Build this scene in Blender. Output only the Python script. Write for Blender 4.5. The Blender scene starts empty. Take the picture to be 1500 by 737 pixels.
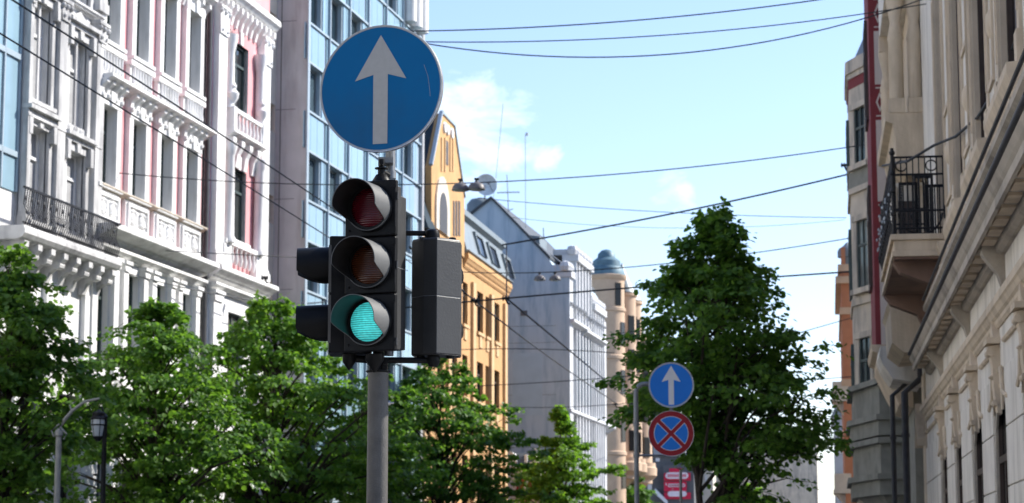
import bpy, math, random
import numpy as np
from mathutils import Vector, Matrix
R = math.radians
scene = bpy.context.scene
COL = scene.collection

# ------------------------------------------------------------------ camera and survey helpers
F = 3200.0                                   # focal length in pixels of the 1500 px wide photograph
PITCH = math.atan((830 - 368.5) / F)
YAW = math.atan(465 * math.cos(PITCH) / F)
EYE = 1.65
cp, sp, cy, sy = math.cos(PITCH), math.sin(PITCH), math.cos(YAW), math.sin(YAW)
FW, RT, UP = (-sy*cp, cy*cp, sp), (cy, sy, 0.0), (sy*sp, -cy*sp, cp)
def ray(px, py):
    a, b = (px - 750) / F, (368.5 - py) / F
    return tuple(FW[i] + RT[i]*a + UP[i]*b for i in range(3))
def plan(px, D):
    d = ray(px, 830); t = D / d[1]
    return (d[0]*t, D)
def at(px, py, D):
    d = ray(px, py); t = D / d[1]
    return (d[0]*t, D, EYE + d[2]*t)
class Facade:                                # a vertical survey plane through two plan points; x along it, y into the building
    def __init__(s, A, B):
        s.A = A; s.L = math.hypot(B[0]-A[0], B[1]-A[1])
        s.d = ((B[0]-A[0])/s.L, (B[1]-A[1])/s.L)
        s.rz = math.atan2(s.d[1], s.d[0])
    def uz(s, px, py, out=0.0):
        n = (-s.d[1], s.d[0]); ax, ay = s.A[0]-n[0]*out, s.A[1]-n[1]*out
        d = ray(px, py); k = (ax*n[0]+ay*n[1])/(d[0]*n[0]+d[1]*n[1])
        return ((d[0]*k-ax)*s.d[0]+(d[1]*k-ay)*s.d[1], EYE+d[2]*k)
    def u(s, px, out=0.0): return s.uz(px, 600, out)[0]

# ------------------------------------------------------------------ materials
def mat(name, col, rough=0.75, var=0.12, scale=2.5, bump=0.15, metal=0.0, spec=0.35, dirt_shadow=None, dirt_shadow_amt=0.0, streak=False, rand=0.0):
    m = bpy.data.materials.new(name); m.use_nodes = True
    nt = m.node_tree; N, Lk = nt.nodes, nt.links
    b = N['Principled BSDF']
    b.inputs['Roughness'].default_value = rough
    b.inputs['Metallic'].default_value = metal
    b.inputs['Specular IOR Level'].default_value = spec
    tc = N.new('ShaderNodeTexCoord')
    n1 = N.new('ShaderNodeTexNoise'); n1.inputs['Scale'].default_value = scale; n1.inputs['Detail'].default_value = 6
    Lk.new(tc.outputs['Object'], n1.inputs['Vector'])
    rp = N.new('ShaderNodeValToRGB')
    rp.color_ramp.elements[0].position = 0.3; rp.color_ramp.elements[1].position = 0.7
    rp.color_ramp.elements[0].color = tuple(c*(1-var) for c in col) + (1,)
    rp.color_ramp.elements[1].color = tuple(min(1, c*(1+var)) for c in col) + (1,)
    Lk.new(n1.outputs['Fac'], rp.inputs['Fac'])
    out = rp.outputs['Color']
    if dirt_shadow is not None:  # dirt blotches; on the grey house they stand in for mottled shadow
        n2 = N.new('ShaderNodeTexNoise'); n2.inputs['Scale'].default_value = 0.9; n2.inputs['Detail'].default_value = 8; n2.inputs['Roughness'].default_value = 0.65
        mp = N.new('ShaderNodeMapping')
        if streak: mp.inputs['Scale'].default_value = (2.2, 2.2, 0.35)
        Lk.new(tc.outputs['Object'], mp.inputs['Vector']); Lk.new(mp.outputs['Vector'], n2.inputs['Vector'])
        r2 = N.new('ShaderNodeValToRGB'); r2.color_ramp.elements[0].position = 0.47; r2.color_ramp.elements[1].position = 0.68
        r2.color_ramp.elements[1].color = (dirt_shadow_amt,)*3 + (1,)
        Lk.new(n2.outputs['Fac'], r2.inputs['Fac'])
        mx = N.new('ShaderNodeMixRGB'); mx.inputs['Color2'].default_value = tuple(dirt_shadow) + (1,)
        Lk.new(r2.outputs['Color'], mx.inputs['Fac']); Lk.new(out, mx.inputs['Color1'])
        out = mx.outputs['Color']
    if rand:
        oi = N.new('ShaderNodeObjectInfo'); hs = N.new('ShaderNodeHueSaturation')
        mr = N.new('ShaderNodeMapRange'); mr.inputs['To Min'].default_value = 1-rand; mr.inputs['To Max'].default_value = 1+rand
        Lk.new(oi.outputs['Random'], mr.inputs['Value']); Lk.new(mr.outputs['Result'], hs.inputs['Value'])
        Lk.new(out, hs.inputs['Color']); out = hs.outputs['Color']
    Lk.new(out, b.inputs['Base Color'])
    if bump:
        n3 = N.new('ShaderNodeTexNoise'); n3.inputs['Scale'].default_value = scale*9; n3.inputs['Detail'].default_value = 5
        Lk.new(tc.outputs['Object'], n3.inputs['Vector'])
        bp = N.new('ShaderNodeBump'); bp.inputs['Strength'].default_value = bump; bp.inputs['Distance'].default_value = 0.02
        Lk.new(n3.outputs['Fac'], bp.inputs['Height']); Lk.new(bp.outputs['Normal'], b.inputs['Normal'])
    return m

def glass_mat(name, a, bcol, rough=0.06, spec=0.6):
    # window glass: a dark room or a drawn blind behind a glossy pane, varied from window to window
    m = bpy.data.materials.new(name); m.use_nodes = True
    nt = m.node_tree; N, Lk = nt.nodes, nt.links; b = N['Principled BSDF']
    oi = N.new('ShaderNodeObjectInfo'); rp = N.new('ShaderNodeValToRGB')
    rp.color_ramp.elements[0].color = a + (1,); rp.color_ramp.elements[1].color = bcol + (1,)
    rp.color_ramp.elements[0].position = 0.45; rp.color_ramp.elements[1].position = 0.95
    Lk.new(oi.outputs['Random'], rp.inputs['Fac'])
    tc = N.new('ShaderNodeTexCoord'); n = N.new('ShaderNodeTexNoise'); n.inputs['Scale'].default_value = 1.3
    Lk.new(tc.outputs['Object'], n.inputs['Vector'])
    mx = N.new('ShaderNodeMixRGB'); mx.blend_type = 'MULTIPLY'; mx.inputs['Fac'].default_value = 0.7
    Lk.new(rp.outputs['Color'], mx.inputs['Color1']); Lk.new(n.outputs['Fac'], mx.inputs['Color2'])
    Lk.new(mx.outputs['Color'], b.inputs['Base Color'])
    b.inputs['Roughness'].default_value = rough; b.inputs['Specular IOR Level'].default_value = spec
    bp = N.new('ShaderNodeBump'); bp.inputs['Strength'].default_value = 0.04; bp.inputs['Distance'].default_value = 0.05
    Lk.new(n.outputs['Fac'], bp.inputs['Height']); Lk.new(bp.outputs['Normal'], b.inputs['Normal'])
    return m

def leaf_mat(name, dark, light, trans):
    m = bpy.data.materials.new(name); m.use_nodes = True
    nt = m.node_tree; N, Lk = nt.nodes, nt.links
    N.remove(N['Principled BSDF']); o = N['Material Output']
    g = N.new('ShaderNodeNewGeometry'); rp = N.new('ShaderNodeValToRGB')
    rp.color_ramp.elements[0].color = dark + (1,); rp.color_ramp.elements[1].color = light + (1,)
    Lk.new(g.outputs['Random Per Island'], rp.inputs['Fac'])
    d = N.new('ShaderNodeBsdfPrincipled'); d.inputs['Roughness'].default_value = 0.5; d.inputs['Specular IOR Level'].default_value = 0.3
    t = N.new('ShaderNodeBsdfTranslucent'); mx = N.new('ShaderNodeMixShader'); mx.inputs['Fac'].default_value = trans
    hs = N.new('ShaderNodeHueSaturation'); hs.inputs['Hue'].default_value = 0.485; hs.inputs['Saturation'].default_value = 1.1; hs.inputs['Value'].default_value = 1.6
    Lk.new(rp.outputs['Color'], d.inputs['Base Color']); Lk.new(rp.outputs['Color'], hs.inputs['Color']); Lk.new(hs.outputs['Color'], t.inputs['Color'])
    Lk.new(d.outputs['BSDF'], mx.inputs[1]); Lk.new(t.outputs['BSDF'], mx.inputs[2]); Lk.new(mx.outputs['Shader'], o.inputs['Surface'])
    return m

M = {}
M['white_trim'] = mat('white stucco trim', (0.78,0.78,0.77), 0.8, 0.05, 3, 0.2, dirt_shadow=(0.36,0.35,0.335), dirt_shadow_amt=0.5, streak=True)
M['white_wall'] = mat('white stucco', (0.76,0.76,0.75), 0.85, 0.05, 2, 0.2, dirt_shadow=(0.44,0.43,0.41), dirt_shadow_amt=0.45, streak=True)
M['pink'] = mat('pink stucco', (0.68,0.33,0.34), 0.85, 0.06, 2, 0.15)
M['grey_stone'] = mat('shadow mottled grey stucco', (0.52,0.52,0.52), 0.85, 0.10, 2, 0.3, dirt_shadow=(0.17,0.17,0.18), dirt_shadow_amt=0.8, streak=True)  # dark blotches paint the mottled cast shadow into the stucco colour
M['grey_trim'] = mat('grey stone trim', (0.56,0.56,0.555), 0.85, 0.10, 3, 0.3, dirt_shadow=(0.18,0.18,0.19), dirt_shadow_amt=0.75, streak=True)  # trim carries the same painted shadow mottling
M['dark_gap'] = mat('dark downpipe metal and gap shade', (0.05,0.05,0.055), 0.6, 0.2, 5, 0.05)  # pipes and gutters; also the painted shade of the recess wall
M['cream'] = mat('cream render', (0.62,0.57,0.48), 0.9, 0.06, 2, 0.2, dirt_shadow=(0.4,0.37,0.32), dirt_shadow_amt=0.3)
M['concrete'] = mat('grey brown render', (0.40,0.41,0.425), 0.9, 0.07, 1.5, 0.2, dirt_shadow=(0.28,0.28,0.285), dirt_shadow_amt=0.8, streak=True)
M['blue_panel'] = mat('pale blue glass panel', (0.25,0.38,0.46), 0.2, 0.08, 0.8, 0.0, spec=0.5, rand=0.12)
M['pale_frame'] = mat('pale aluminium frame', (0.34,0.42,0.48), 0.45, 0.05, 3, 0.0)
M['orange'] = mat('ochre orange brick', (0.54,0.315,0.135), 0.85, 0.10, 3, 0.25, dirt_shadow=(0.42,0.25,0.115), dirt_shadow_amt=0.6)
M['orange_trim'] = mat('pale ochre trim', (0.60,0.41,0.22), 0.85, 0.07, 3, 0.2)
M['slate'] = mat('blue grey roof metal', (0.20,0.235,0.25), 0.5, 0.12, 2, 0.1, metal=0.2)
M['dark_slate'] = mat('dark roof slate', (0.055,0.065,0.075), 0.6, 0.2, 4, 0.2)
M['gable_grey'] = mat('smooth blue grey render', (0.44,0.54,0.62), 0.9, 0.05, 0.7, 0.1, dirt_shadow=(0.255,0.365,0.46), dirt_shadow_amt=0.85, streak=True)
M['beige'] = mat('salmon beige stucco', (0.58,0.42,0.29), 0.9, 0.08, 2, 0.2, dirt_shadow=(0.42,0.29,0.21), dirt_shadow_amt=0.35)
M['dome'] = mat('patinated dome metal', (0.10,0.175,0.215), 0.55, 0.25, 2, 0.1, metal=0.1)
M['far_grey'] = mat('pale grey render', (0.38,0.39,0.40), 0.9, 0.08, 1, 0.1)
M['far_dark'] = mat('dark grey render', (0.13,0.135,0.14), 0.9, 0.1, 1, 0.1, dirt_shadow=(0.08,0.08,0.09), dirt_shadow_amt=0.5)
M['stone_r'] = mat('pale grey facade stone', (0.76,0.705,0.615), 0.75, 0.07, 2, 0.25, dirt_shadow=(0.40,0.355,0.285), dirt_shadow_amt=0.75, streak=True)
M['tan_r'] = mat('tan facade stucco', (0.63,0.515,0.375), 0.8, 0.10, 2.5, 0.25, dirt_shadow=(0.34,0.265,0.18), dirt_shadow_amt=0.6, streak=True)
M['cornice_r'] = mat('grey brown cornice stone', (0.45,0.39,0.31), 0.8, 0.12, 2.5, 0.3, dirt_shadow=(0.12,0.105,0.09), dirt_shadow_amt=0.65)
M['brown_soffit'] = mat('brown stained soffit', (0.20,0.125,0.09), 0.85, 0.2, 2, 0.2, dirt_shadow=(0.1,0.07,0.06), dirt_shadow_amt=0.5)
M['red_r'] = mat('oxblood painted stucco', (0.21,0.035,0.04), 0.75, 0.1, 2, 0.15)
M['cream_r'] = mat('cream painted stucco', (0.58,0.50,0.44), 0.8, 0.06, 2, 0.15)
M['beige_r'] = mat('worn beige stucco', (0.58,0.51,0.41), 0.85, 0.12, 1.8, 0.3, dirt_shadow=(0.17,0.165,0.16), dirt_shadow_amt=0.8, streak=True)
M['moss_grey'] = mat('green grey aged render', (0.25,0.25,0.215), 0.9, 0.15, 2.5, 0.3, dirt_shadow=(0.12,0.12,0.11), dirt_shadow_amt=0.6)
M['orange_r'] = mat('terracotta stucco', (0.46,0.20,0.11), 0.85, 0.08, 2, 0.2)
M['iron'] = mat('black wrought iron', (0.018,0.018,0.02), 0.5, 0.2, 8, 0.1, metal=0.3)
M['wood_dark'] = mat('dark brown window wood', (0.06,0.04,0.03), 0.5, 0.2, 4, 0.1)
M['frame_green'] = mat('dark grey green window wood', (0.06,0.085,0.08), 0.5, 0.15, 4, 0.05)
M['frame_white'] = mat('white painted window wood', (0.7,0.7,0.7), 0.5, 0.05, 4, 0.05)
M['glass'] = glass_mat('window glass', (0.018,0.024,0.026), (0.20,0.21,0.19))
M['glass_blue'] = glass_mat('tinted office glass', (0.02,0.04,0.055), (0.10,0.15,0.18))
M['glass_dark'] = glass_mat('dark shop glass', (0.008,0.008,0.01), (0.03,0.028,0.027), 0.18, 0.25)
M['tower_metal'] = mat('galvanised steel', (0.20,0.21,0.22), 0.5, 0.12, 12, 0.05, metal=0.6)
M['pole_paint'] = mat('grey painted pole steel', (0.08,0.075,0.068), 0.5, 0.22, 14, 0.25, metal=0.0, dirt_shadow=(0.2,0.19,0.175), dirt_shadow_amt=0.45)
M['black_plastic'] = mat('sun faded black plastic', (0.006,0.0062,0.007), 0.42, 0.25, 9, 0.06, spec=0.14, dirt_shadow=(0.015,0.015,0.015), dirt_shadow_amt=0.5)
M['body_plastic'] = mat('dusty black polycarbonate', (0.02,0.02,0.02), 0.45, 0.2, 9, 0.06, spec=0.5, dirt_shadow=(0.036,0.036,0.035), dirt_shadow_amt=0.5)
M['visor_inner'] = mat('matt black visor', (0.015,0.015,0.015), 0.4, 0.2, 6, 0.0, spec=0.3)
M['sign_blue'] = mat('blue sign sheeting', (0.003,0.125,0.305), 0.55, 0.03, 5, 0.0, spec=0.12, dirt_shadow=(0.016,0.095,0.205), dirt_shadow_amt=0.8)
M['sign_white'] = mat('grey white reflective sheeting', (0.41,0.40,0.375), 0.5, 0.05, 30, 0.08, spec=0.2)
M['sign_blue2'] = mat('bright blue sign sheeting', (0.006,0.17,0.62), 0.5, 0.04, 5, 0.0)
M['sign_red'] = mat('dark red sign sheeting', (0.27,0.004,0.012), 0.5, 0.05, 5, 0.0)
M['steel_rim'] = mat('scuffed aluminium rim', (0.45,0.45,0.45), 0.35, 0.15, 20, 0.05, metal=0.8)
M['bark'] = mat('dark lime bark', (0.045,0.036,0.028), 0.9, 0.3, 8, 0.5)
M['asphalt'] = mat('asphalt', (0.05,0.05,0.052), 0.85, 0.2, 6, 0.3)
M['paving'] = mat('concrete paving', (0.28,0.27,0.255), 0.85, 0.12, 3, 0.3)
M['kerb'] = mat('granite kerb', (0.30,0.295,0.29), 0.75, 0.15, 8, 0.2)
M['soil'] = mat('city ground', (0.16,0.155,0.145), 0.9, 0.15, 0.2, 0.2)
M['paint'] = mat('white road paint', (0.7,0.7,0.68), 0.7, 0.1, 5, 0.1)
M['wire'] = mat('dark cable sheath', (0.03,0.035,0.04), 0.6, 0.1, 5, 0.0)
M['lamp_shade'] = mat('enamel lamp shade', (0.13,0.125,0.13), 0.5, 0.1, 6, 0.0)
M['lamp_glass'] = mat('cloudy lamp glass', (0.42,0.46,0.48), 0.15, 0.1, 6, 0.0, spec=0.6)
M['pale_post'] = mat('pale grey painted post', (0.27,0.27,0.25), 0.55, 0.1, 8, 0.05)
M['dish'] = mat('pale dish mesh', (0.62,0.66,0.68), 0.4, 0.15, 5, 0.0)
M['white_far'] = mat('greyish white ribbed stucco', (0.56,0.575,0.59), 0.85, 0.05, 2, 0.2, dirt_shadow=(0.40,0.41,0.42), dirt_shadow_amt=0.4, streak=True)
M['visor_outer'] = mat('dusty visor plastic', (0.085,0.087,0.087), 0.5, 0.2, 9, 0.04, spec=0.4, dirt_shadow=(0.13,0.13,0.125), dirt_shadow_amt=0.5)
M['roof_dark'] = mat('dark blue grey slate', (0.04,0.057,0.07), 0.8, 0.15, 3, 0.1, spec=0.08)
M['louvre'] = mat('pale grey shutter louvres', (0.36,0.365,0.37), 0.7, 0.15, 4, 0.1, dirt_shadow=(0.2,0.2,0.21), dirt_shadow_amt=0.6)
M['sign_white_clean'] = mat('clean white sheeting', (0.66,0.66,0.66), 0.5, 0.03, 8, 0.0, spec=0.2)
M['gable_patch'] = mat('repaired render', (0.40,0.52,0.61), 0.9, 0.05, 1.5, 0.1)
M['flag_red'] = mat('carmine flag cloth', (0.28,0.012,0.035), 0.85, 0.08, 5, 0.05)
M['flag_white'] = mat('white flag cloth', (0.75,0.74,0.73), 0.85, 0.04, 5, 0.05)
M['ad_red'] = mat('crimson advertising panel', (0.62,0.01,0.06), 0.4, 0.05, 2, 0.0)
M['ad_white'] = mat('pale advertising lettering', (0.80,0.72,0.76), 0.4, 0.05, 6, 0.0)
M['awning'] = mat('white awning canvas', (0.75,0.76,0.77), 0.8, 0.04, 4, 0.05)

# ------------------------------------------------------------------ mesh building
class MB:
    def __init__(s): s.v, s.f, s.m, s.cur = [], [], [], 0
    def add(s, vs, fs):
        o = len(s.v); s.v += [tuple(map(float, p)) for p in vs]
        for f in fs: s.f.append(tuple(i+o for i in f)); s.m.append(s.cur)
        return s
    def box(s, x0, x1, y0, y1, z0, z1):
        return s.add([(x0,y0,z0),(x1,y0,z0),(x1,y1,z0),(x0,y1,z0),(x0,y0,z1),(x1,y0,z1),(x1,y1,z1),(x0,y1,z1)],
                     [(0,3,2,1),(4,5,6,7),(0,1,5,4),(1,2,6,5),(2,3,7,6),(3,0,4,7)])
    def sweep(s, prof, x0, x1):              # profile of (outward, z) run along the facade, closed at both ends
        n = len(prof)
        vs = [(x0,-o,z) for o,z in prof] + [(x1,-o,z) for o,z in prof]
        return s.add(vs, [(i,(i+1)%n,n+(i+1)%n,n+i) for i in range(n)] + [tuple(range(n))[::-1], tuple(range(n,2*n))])
    def prism_xz(s, poly, y0, y1):
        n = len(poly)
        vs = [(x,y0,z) for x,z in poly] + [(x,y1,z) for x,z in poly]
        return s.add(vs, [(i,(i+1)%n,n+(i+1)%n,n+i) for i in range(n)] + [tuple(range(n))[::-1], tuple(range(n,2*n))])
    def prism_xy(s, poly, z0, z1, top=None):
        n = len(poly); tp = top or poly
        vs = [(x,y,z0) for x,y in poly] + [(x,y,z1) for x,y in tp]
        return s.add(vs, [(i,(i+1)%n,n+(i+1)%n,n+i) for i in range(n)] + [tuple(range(n))[::-1], tuple(range(n,2*n))])
    def prism_yz(s, poly, x0, x1):
        n = len(poly)
        vs = [(x0,y,z) for y,z in poly] + [(x1,y,z) for y,z in poly]
        return s.add(vs, [(i,(i+1)%n,n+(i+1)%n,n+i) for i in range(n)] + [tuple(range(n))[::-1], tuple(range(n,2*n))])
    def lathe(s, prof, n=24, c=(0,0,0), axis='z', a0=0.0, a1=2*math.pi, cap=True):
        full = abs(a1-a0-2*math.pi) < 1e-6; k = n if full else n+1; vs = []
        for r, h in prof:
            for i in range(k):
                a = a0+(a1-a0)*i/n; x, y = r*math.cos(a), r*math.sin(a)
                p = {'z':(x,y,h),'y':(x,h,y),'x':(h,x,y)}[axis]
                vs.append((c[0]+p[0],c[1]+p[1],c[2]+p[2]))
        fs = [(j*k+i, j*k+(i+1)%k, (j+1)*k+(i+1)%k, (j+1)*k+i) for j in range(len(prof)-1) for i in range(n)]
        if full and cap and prof[0] != prof[-1]:
            if prof[0][0] > 1e-6: fs.append(tuple(range(k))[::-1])
            if prof[-1][0] > 1e-6: fs.append(tuple((len(prof)-1)*k+i for i in range(k)))
        return s.add(vs, fs)
    def tube(s, pts, r, n=8):
        pts = [Vector(p) for p in pts]; rr = r if isinstance(r, (list, tuple)) else [r]*len(pts); vs = []
        for i, p in enumerate(pts):
            t = (pts[min(i+1,len(pts)-1)]-pts[max(i-1,0)]).normalized()
            a = t.cross(Vector((0,0,1)) if abs(t.z) < 0.9 else Vector((1,0,0))).normalized(); b = t.cross(a)
            vs += [tuple(p+(a*math.cos(2*math.pi*k/n)+b*math.sin(2*math.pi*k/n))*rr[i]) for k in range(n)]
        m = len(pts)
        return s.add(vs, [(i*n+k, i*n+(k+1)%n, (i+1)*n+(k+1)%n, (i+1)*n+k) for i in range(m-1) for k in range(n)] + [tuple(range(n))[::-1], tuple((m-1)*n+k for k in range(n))])
    def mesh(s, name, mats, smooth=False):
        me = bpy.data.meshes.new(name); me.from_pydata(s.v, [], s.f)
        for m in (mats if isinstance(mats, (list, tuple)) else [mats]): me.materials.append(m)
        me.polygons.foreach_set('material_index', s.m)
        bm_fix(me, smooth)
        return me
    def build(s, name, mats, parent=None, smooth=False, bevel=0.0, loc=None, rz=None):
        return link(name, s.mesh(name, mats, smooth), parent, bevel, loc, rz)
import bmesh
def bm_fix(me, smooth):
    bm = bmesh.new(); bm.from_mesh(me); bmesh.ops.recalc_face_normals(bm, faces=bm.faces)
    if smooth:
        for f in bm.faces: f.smooth = True
        for e in bm.edges:
            if len(e.link_faces) == 2 and e.calc_face_angle(0) > R(38): e.smooth = False
    bm.to_mesh(me); bm.free()
def link(name, me, parent=None, bevel=0.0, loc=None, rz=None):
    o = bpy.data.objects.new(name, me); COL.objects.link(o)
    if parent: o.parent = parent
    if loc is not None: o.location = loc
    if rz is not None: o.rotation_euler = (0,0,rz)
    if bevel:
        b = o.modifiers.new('edge', 'BEVEL'); b.width = bevel; b.segments = 2; b.limit_method = 'ANGLE'; b.angle_limit = R(40)
    return o
def tag(o, label=None, cat=None, group=None, kind=None):
    for k, v in (('label',label),('category',cat),('group',group),('kind',kind)):
        if v: o[k] = v
    return o
def empty(name, loc=(0,0,0), rz=0.0, label=None, cat=None, group=None):
    o = bpy.data.objects.new(name, None); COL.objects.link(o); o.empty_display_size = 0.3
    o.location = loc; o.rotation_euler = (0,0,rz)
    return tag(o, label, cat, group)
def copy_tree(o, parent=None):
    c = o.copy(); COL.objects.link(c); c.parent = parent
    for ch in [x for x in COL.objects if x.parent is o]: copy_tree(ch, c)
    return c

# ------------------------------------------------------------------ building helpers (facade frame: x along, y inward, z up)
def wall(root, mats, x0, x1, z0, z1, openings, depth, reveal=0.25, y=0.0, name='wall', body=True):
    # front skin with real openings and reveals, closed at the sides, back and top; slot 0 wall, slot 1 reveals
    m = MB()
    xs = sorted({x0,x1}|{v for o in openings for v in o[:2]}); zs = sorted({z0,z1}|{v for o in openings for v in o[2:4]})
    for i in range(len(xs)-1):
        for j in range(len(zs)-1):
            a, b, c, d = xs[i], xs[i+1], zs[j], zs[j+1]; mx, mz = (a+b)/2, (c+d)/2
            if any(o[0] < mx < o[1] and o[2] < mz < o[3] for o in openings): continue
            m.add([(a,y,c),(b,y,c),(b,y,d),(a,y,d)], [(0,1,2,3)])
    if len(mats) > 1: m.cur = 1
    for a, b, c, d in [o[:4] for o in openings]:
        r = y+reveal
        m.add([(a,y,c),(a,r,c),(a,r,d),(a,y,d)], [(0,1,2,3)]); m.add([(b,y,c),(b,r,c),(b,r,d),(b,y,d)], [(3,2,1,0)])
        m.add([(a,y,c),(b,y,c),(b,r,c),(a,r,c)], [(0,1,2,3)]); m.add([(a,y,d),(b,y,d),(b,r,d),(a,r,d)], [(3,2,1,0)])
    m.cur = 0
    if body:
        m.add([(x0,y,z0),(x0,depth,z0),(x0,depth,z1),(x0,y,z1)], [(0,1,2,3)]); m.add([(x1,y,z0),(x1,depth,z0),(x1,depth,z1),(x1,y,z1)], [(3,2,1,0)])
        m.add([(x0,depth,z0),(x1,depth,z0),(x1,depth,z1),(x0,depth,z1)], [(3,2,1,0)]); m.add([(x0,y,z1),(x1,y,z1),(x1,depth,z1),(x0,depth,z1)], [(0,1,2,3)])
    me = bpy.data.meshes.new(name); me.from_pydata(m.v, [], m.f)
    for q in mats: me.materials.append(q)
    me.polygons.foreach_set('material_index', m.m)
    return link(name, me, root)

_wc = {}
def window(root, x0, x1, z0, z1, y=0.2, style='cross', fm='frame_green', gm='glass', bar=0.07, surround=None):
    w, h = round(x1-x0,3), round(z1-z0,3); key = (w,h,style,fm,gm,bar)
    if key not in _wc:
        f = MB(); a, b = -w/2, w/2
        f.box(a,a+bar,-0.05,0.03,0,h); f.box(b-bar,b,-0.05,0.03,0,h)
        f.box(a+bar,b-bar,-0.05,0.03,0,bar); f.box(a+bar,b-bar,-0.05,0.03,h-bar,h)
        if style in ('cross','tee'):
            t = h*(0.68 if style == 'cross' else 0.72)
            f.box(a+bar,b-bar,-0.06,0.03,t,t+bar*1.2)
            f.box(-bar*0.6,bar*0.6,-0.055,0.03,bar,t)
            if style == 'cross': f.box(-bar*0.5,bar*0.5,-0.05,0.03,t+bar*1.2,h-bar)
        elif style == 'bar': f.box(a+bar,b-bar,-0.06,0.03,h*0.55,h*0.55+bar*1.2)
        elif style == 'mid': f.box(-bar*0.6,bar*0.6,-0.055,0.03,bar,h-bar)
        p = MB().box(a+bar*0.5,b-bar*0.5,0.005,0.02,bar*0.5,h-bar*0.5)
        _wc[key] = (f.mesh('window', M[fm]), p.mesh('pane', M[gm]))
    fme, pme = _wc[key]
    o = link('window', fme, root, loc=((x0+x1)/2, y, z0))
    q = link('pane', pme, o); q.rotation_euler = (random.uniform(-0.006,0.006), 0, random.uniform(-0.012,0.012))
    if surround:
        sm, smat = surround(w, h, y)
        link('surround', sm, o)
    return o
_sc = {}
def surround_fn(kind, mname, sw=0.16, out=0.07):
    def fn(w, h, y):
        key = (kind, mname, w, h, y, sw, out)
        if key not in _sc:
            s = MB(); a, b = -w/2, w/2; f = -y-out; bk = -y+0.003
            s.box(a-sw,a,f,bk,-0.02,h); s.box(b,b+sw,f,bk,-0.02,h); s.box(a-sw,b+sw,f-0.02,bk,h,h+sw)
            s.box(a-sw-0.05,b+sw+0.05,f-0.09,bk,-0.13,-0.02)
            if kind == 'hood':
                s.box(a-sw-0.1,b+sw+0.1,f-0.22,bk,h+sw+0.16,h+sw+0.27); s.box(a-sw-0.04,b+sw+0.04,f-0.1,bk,h+sw+0.03,h+sw+0.16)
                for q in (a-sw/2, b+sw/2): s.prism_xz([(q-0.09,h-0.3),(q+0.09,h-0.3),(q+0.11,h+sw+0.02),(q-0.11,h+sw+0.02)], f-0.14, f)
            if kind in ('key','hood'):
                s.prism_xz([(-0.1,h-0.02),(0.1,h-0.02),(0.15,h+sw+0.12),(-0.15,h+sw+0.12)], f-0.09, f-0.021)
            _sc[key] = s.mesh('surround', M[mname])
        return _sc[key], None
    return fn
def cornice(root, x0, x1, z, out, h, m, name='cornice', brackets=0, bw=0.16, bh=None, bout=None):
    # a moulded cornice whose top is at z
    p = [(-0.003,z),(out*0.96,z),(out,z-h*0.18),(out,z-h*0.34),(out*0.84,z-h*0.42),(out*0.62,z-h*0.62),(out*0.4,z-h*0.72),(out*0.36,z-h*0.86),(out*0.14,z-h),(-0.003,z-h)]
    b = MB().sweep(p, x0, x1)
    if brackets:
        bh = bh or h*0.9; bo = bout or out*0.7
        for i in range(brackets):
            xc = x0+(i+0.5)*(x1-x0)/brackets
            b.prism_yz([(-0.004,z-h+0.002-bh),(-bo*0.25,z-h+0.002-bh),(-bo*0.5,z-h-bh*0.45),(-bo,z-h-bh*0.1),(-bo,z-h*0.74),(-0.004,z-h*0.74)], xc-bw/2, xc+bw/2)
    return b.build(name, m, root)
def pilaster(root, xc, w, z0, z1, m, out=0.14, cap=0.55, name='pilaster', corinthian=True):
    b = MB(); a, c = xc-w/2, xc+w/2
    b.box(a-0.07,c+0.07,-out-0.07,0.004,z0,z0+0.28); b.box(a-0.035,c+0.035,-out-0.035,0.004,z0+0.28,z0+0.4)
    b.box(a,c,-out,0.004,z0+0.4,z1-cap)
    b.box(a-0.09,c+0.09,-out-0.10,0.004,z1-0.1,z1)
    b.prism_xz([(a,z1-cap),(c,z1-cap),(c+0.07,z1-0.1),(a-0.07,z1-0.1)], -out-0.05, 0.004)
    if corinthian:
        for q in (a, xc, c): b.lathe([(0.001,-0.09),(0.07,-0.05),(0.09,0),(0.07,0.05),(0.001,0.09)], 8, (q,-out-0.06,z1-0.2))
        for q in (a+w*0.2, c-w*0.2): b.lathe([(0.001,-0.08),(0.06,-0.05),(0.07,0),(0.001,0.08)], 8, (q,-out-0.05,z1-cap+0.15))
    return b.build(name, m, root)
SUN_E, SUN_A, SKY, EXPO, TALL = 38, 59, 0.12, 1.10, 20.5
CLX, CLY, CLZ = 0.2, 2.9, 4.1
CLOUDS = [(700,190,2.6,0.66),(650,150,1.6,0.55),(985,288,1.1,0.54),(800,232,0.8,0.5),(1160,232,0.7,0.4),(1210,540,2.6,0.45)]
# ================================================================== THE SETTING
def slab(name, x0, x1, y0, y1, z0, z1, m, kind='structure'):
    return tag(MB().box(x0,x1,y0,y1,z0,z1).build(name, m), kind=kind)
slab('ground', -900, 900, -200, 1800, -0.6, -0.02, M['soil'])
slab('road', -16.6, -2.9, -40, 400, -0.3, 0.0, M['asphalt'])
slab('pavement', -2.7, 2.6, -40, 400, -0.3, 0.13, M['paving'])
slab('pavement', -21.2, -16.8, -40, 400, -0.3, 0.13, M['paving'])
slab('kerb', -2.9, -2.7, -40, 400, -0.3, 0.125, M['kerb'])
slab('kerb', -16.8, -16.6, -40, 400, -0.3, 0.125, M['kerb'])
mk = MB()
for k in range(40): mk.box(-9.85,-9.7,-30+k*9,-26+k*9,0.0,0.004)
tag(mk.build('lane_markings', M['paint']), kind='structure')

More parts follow.
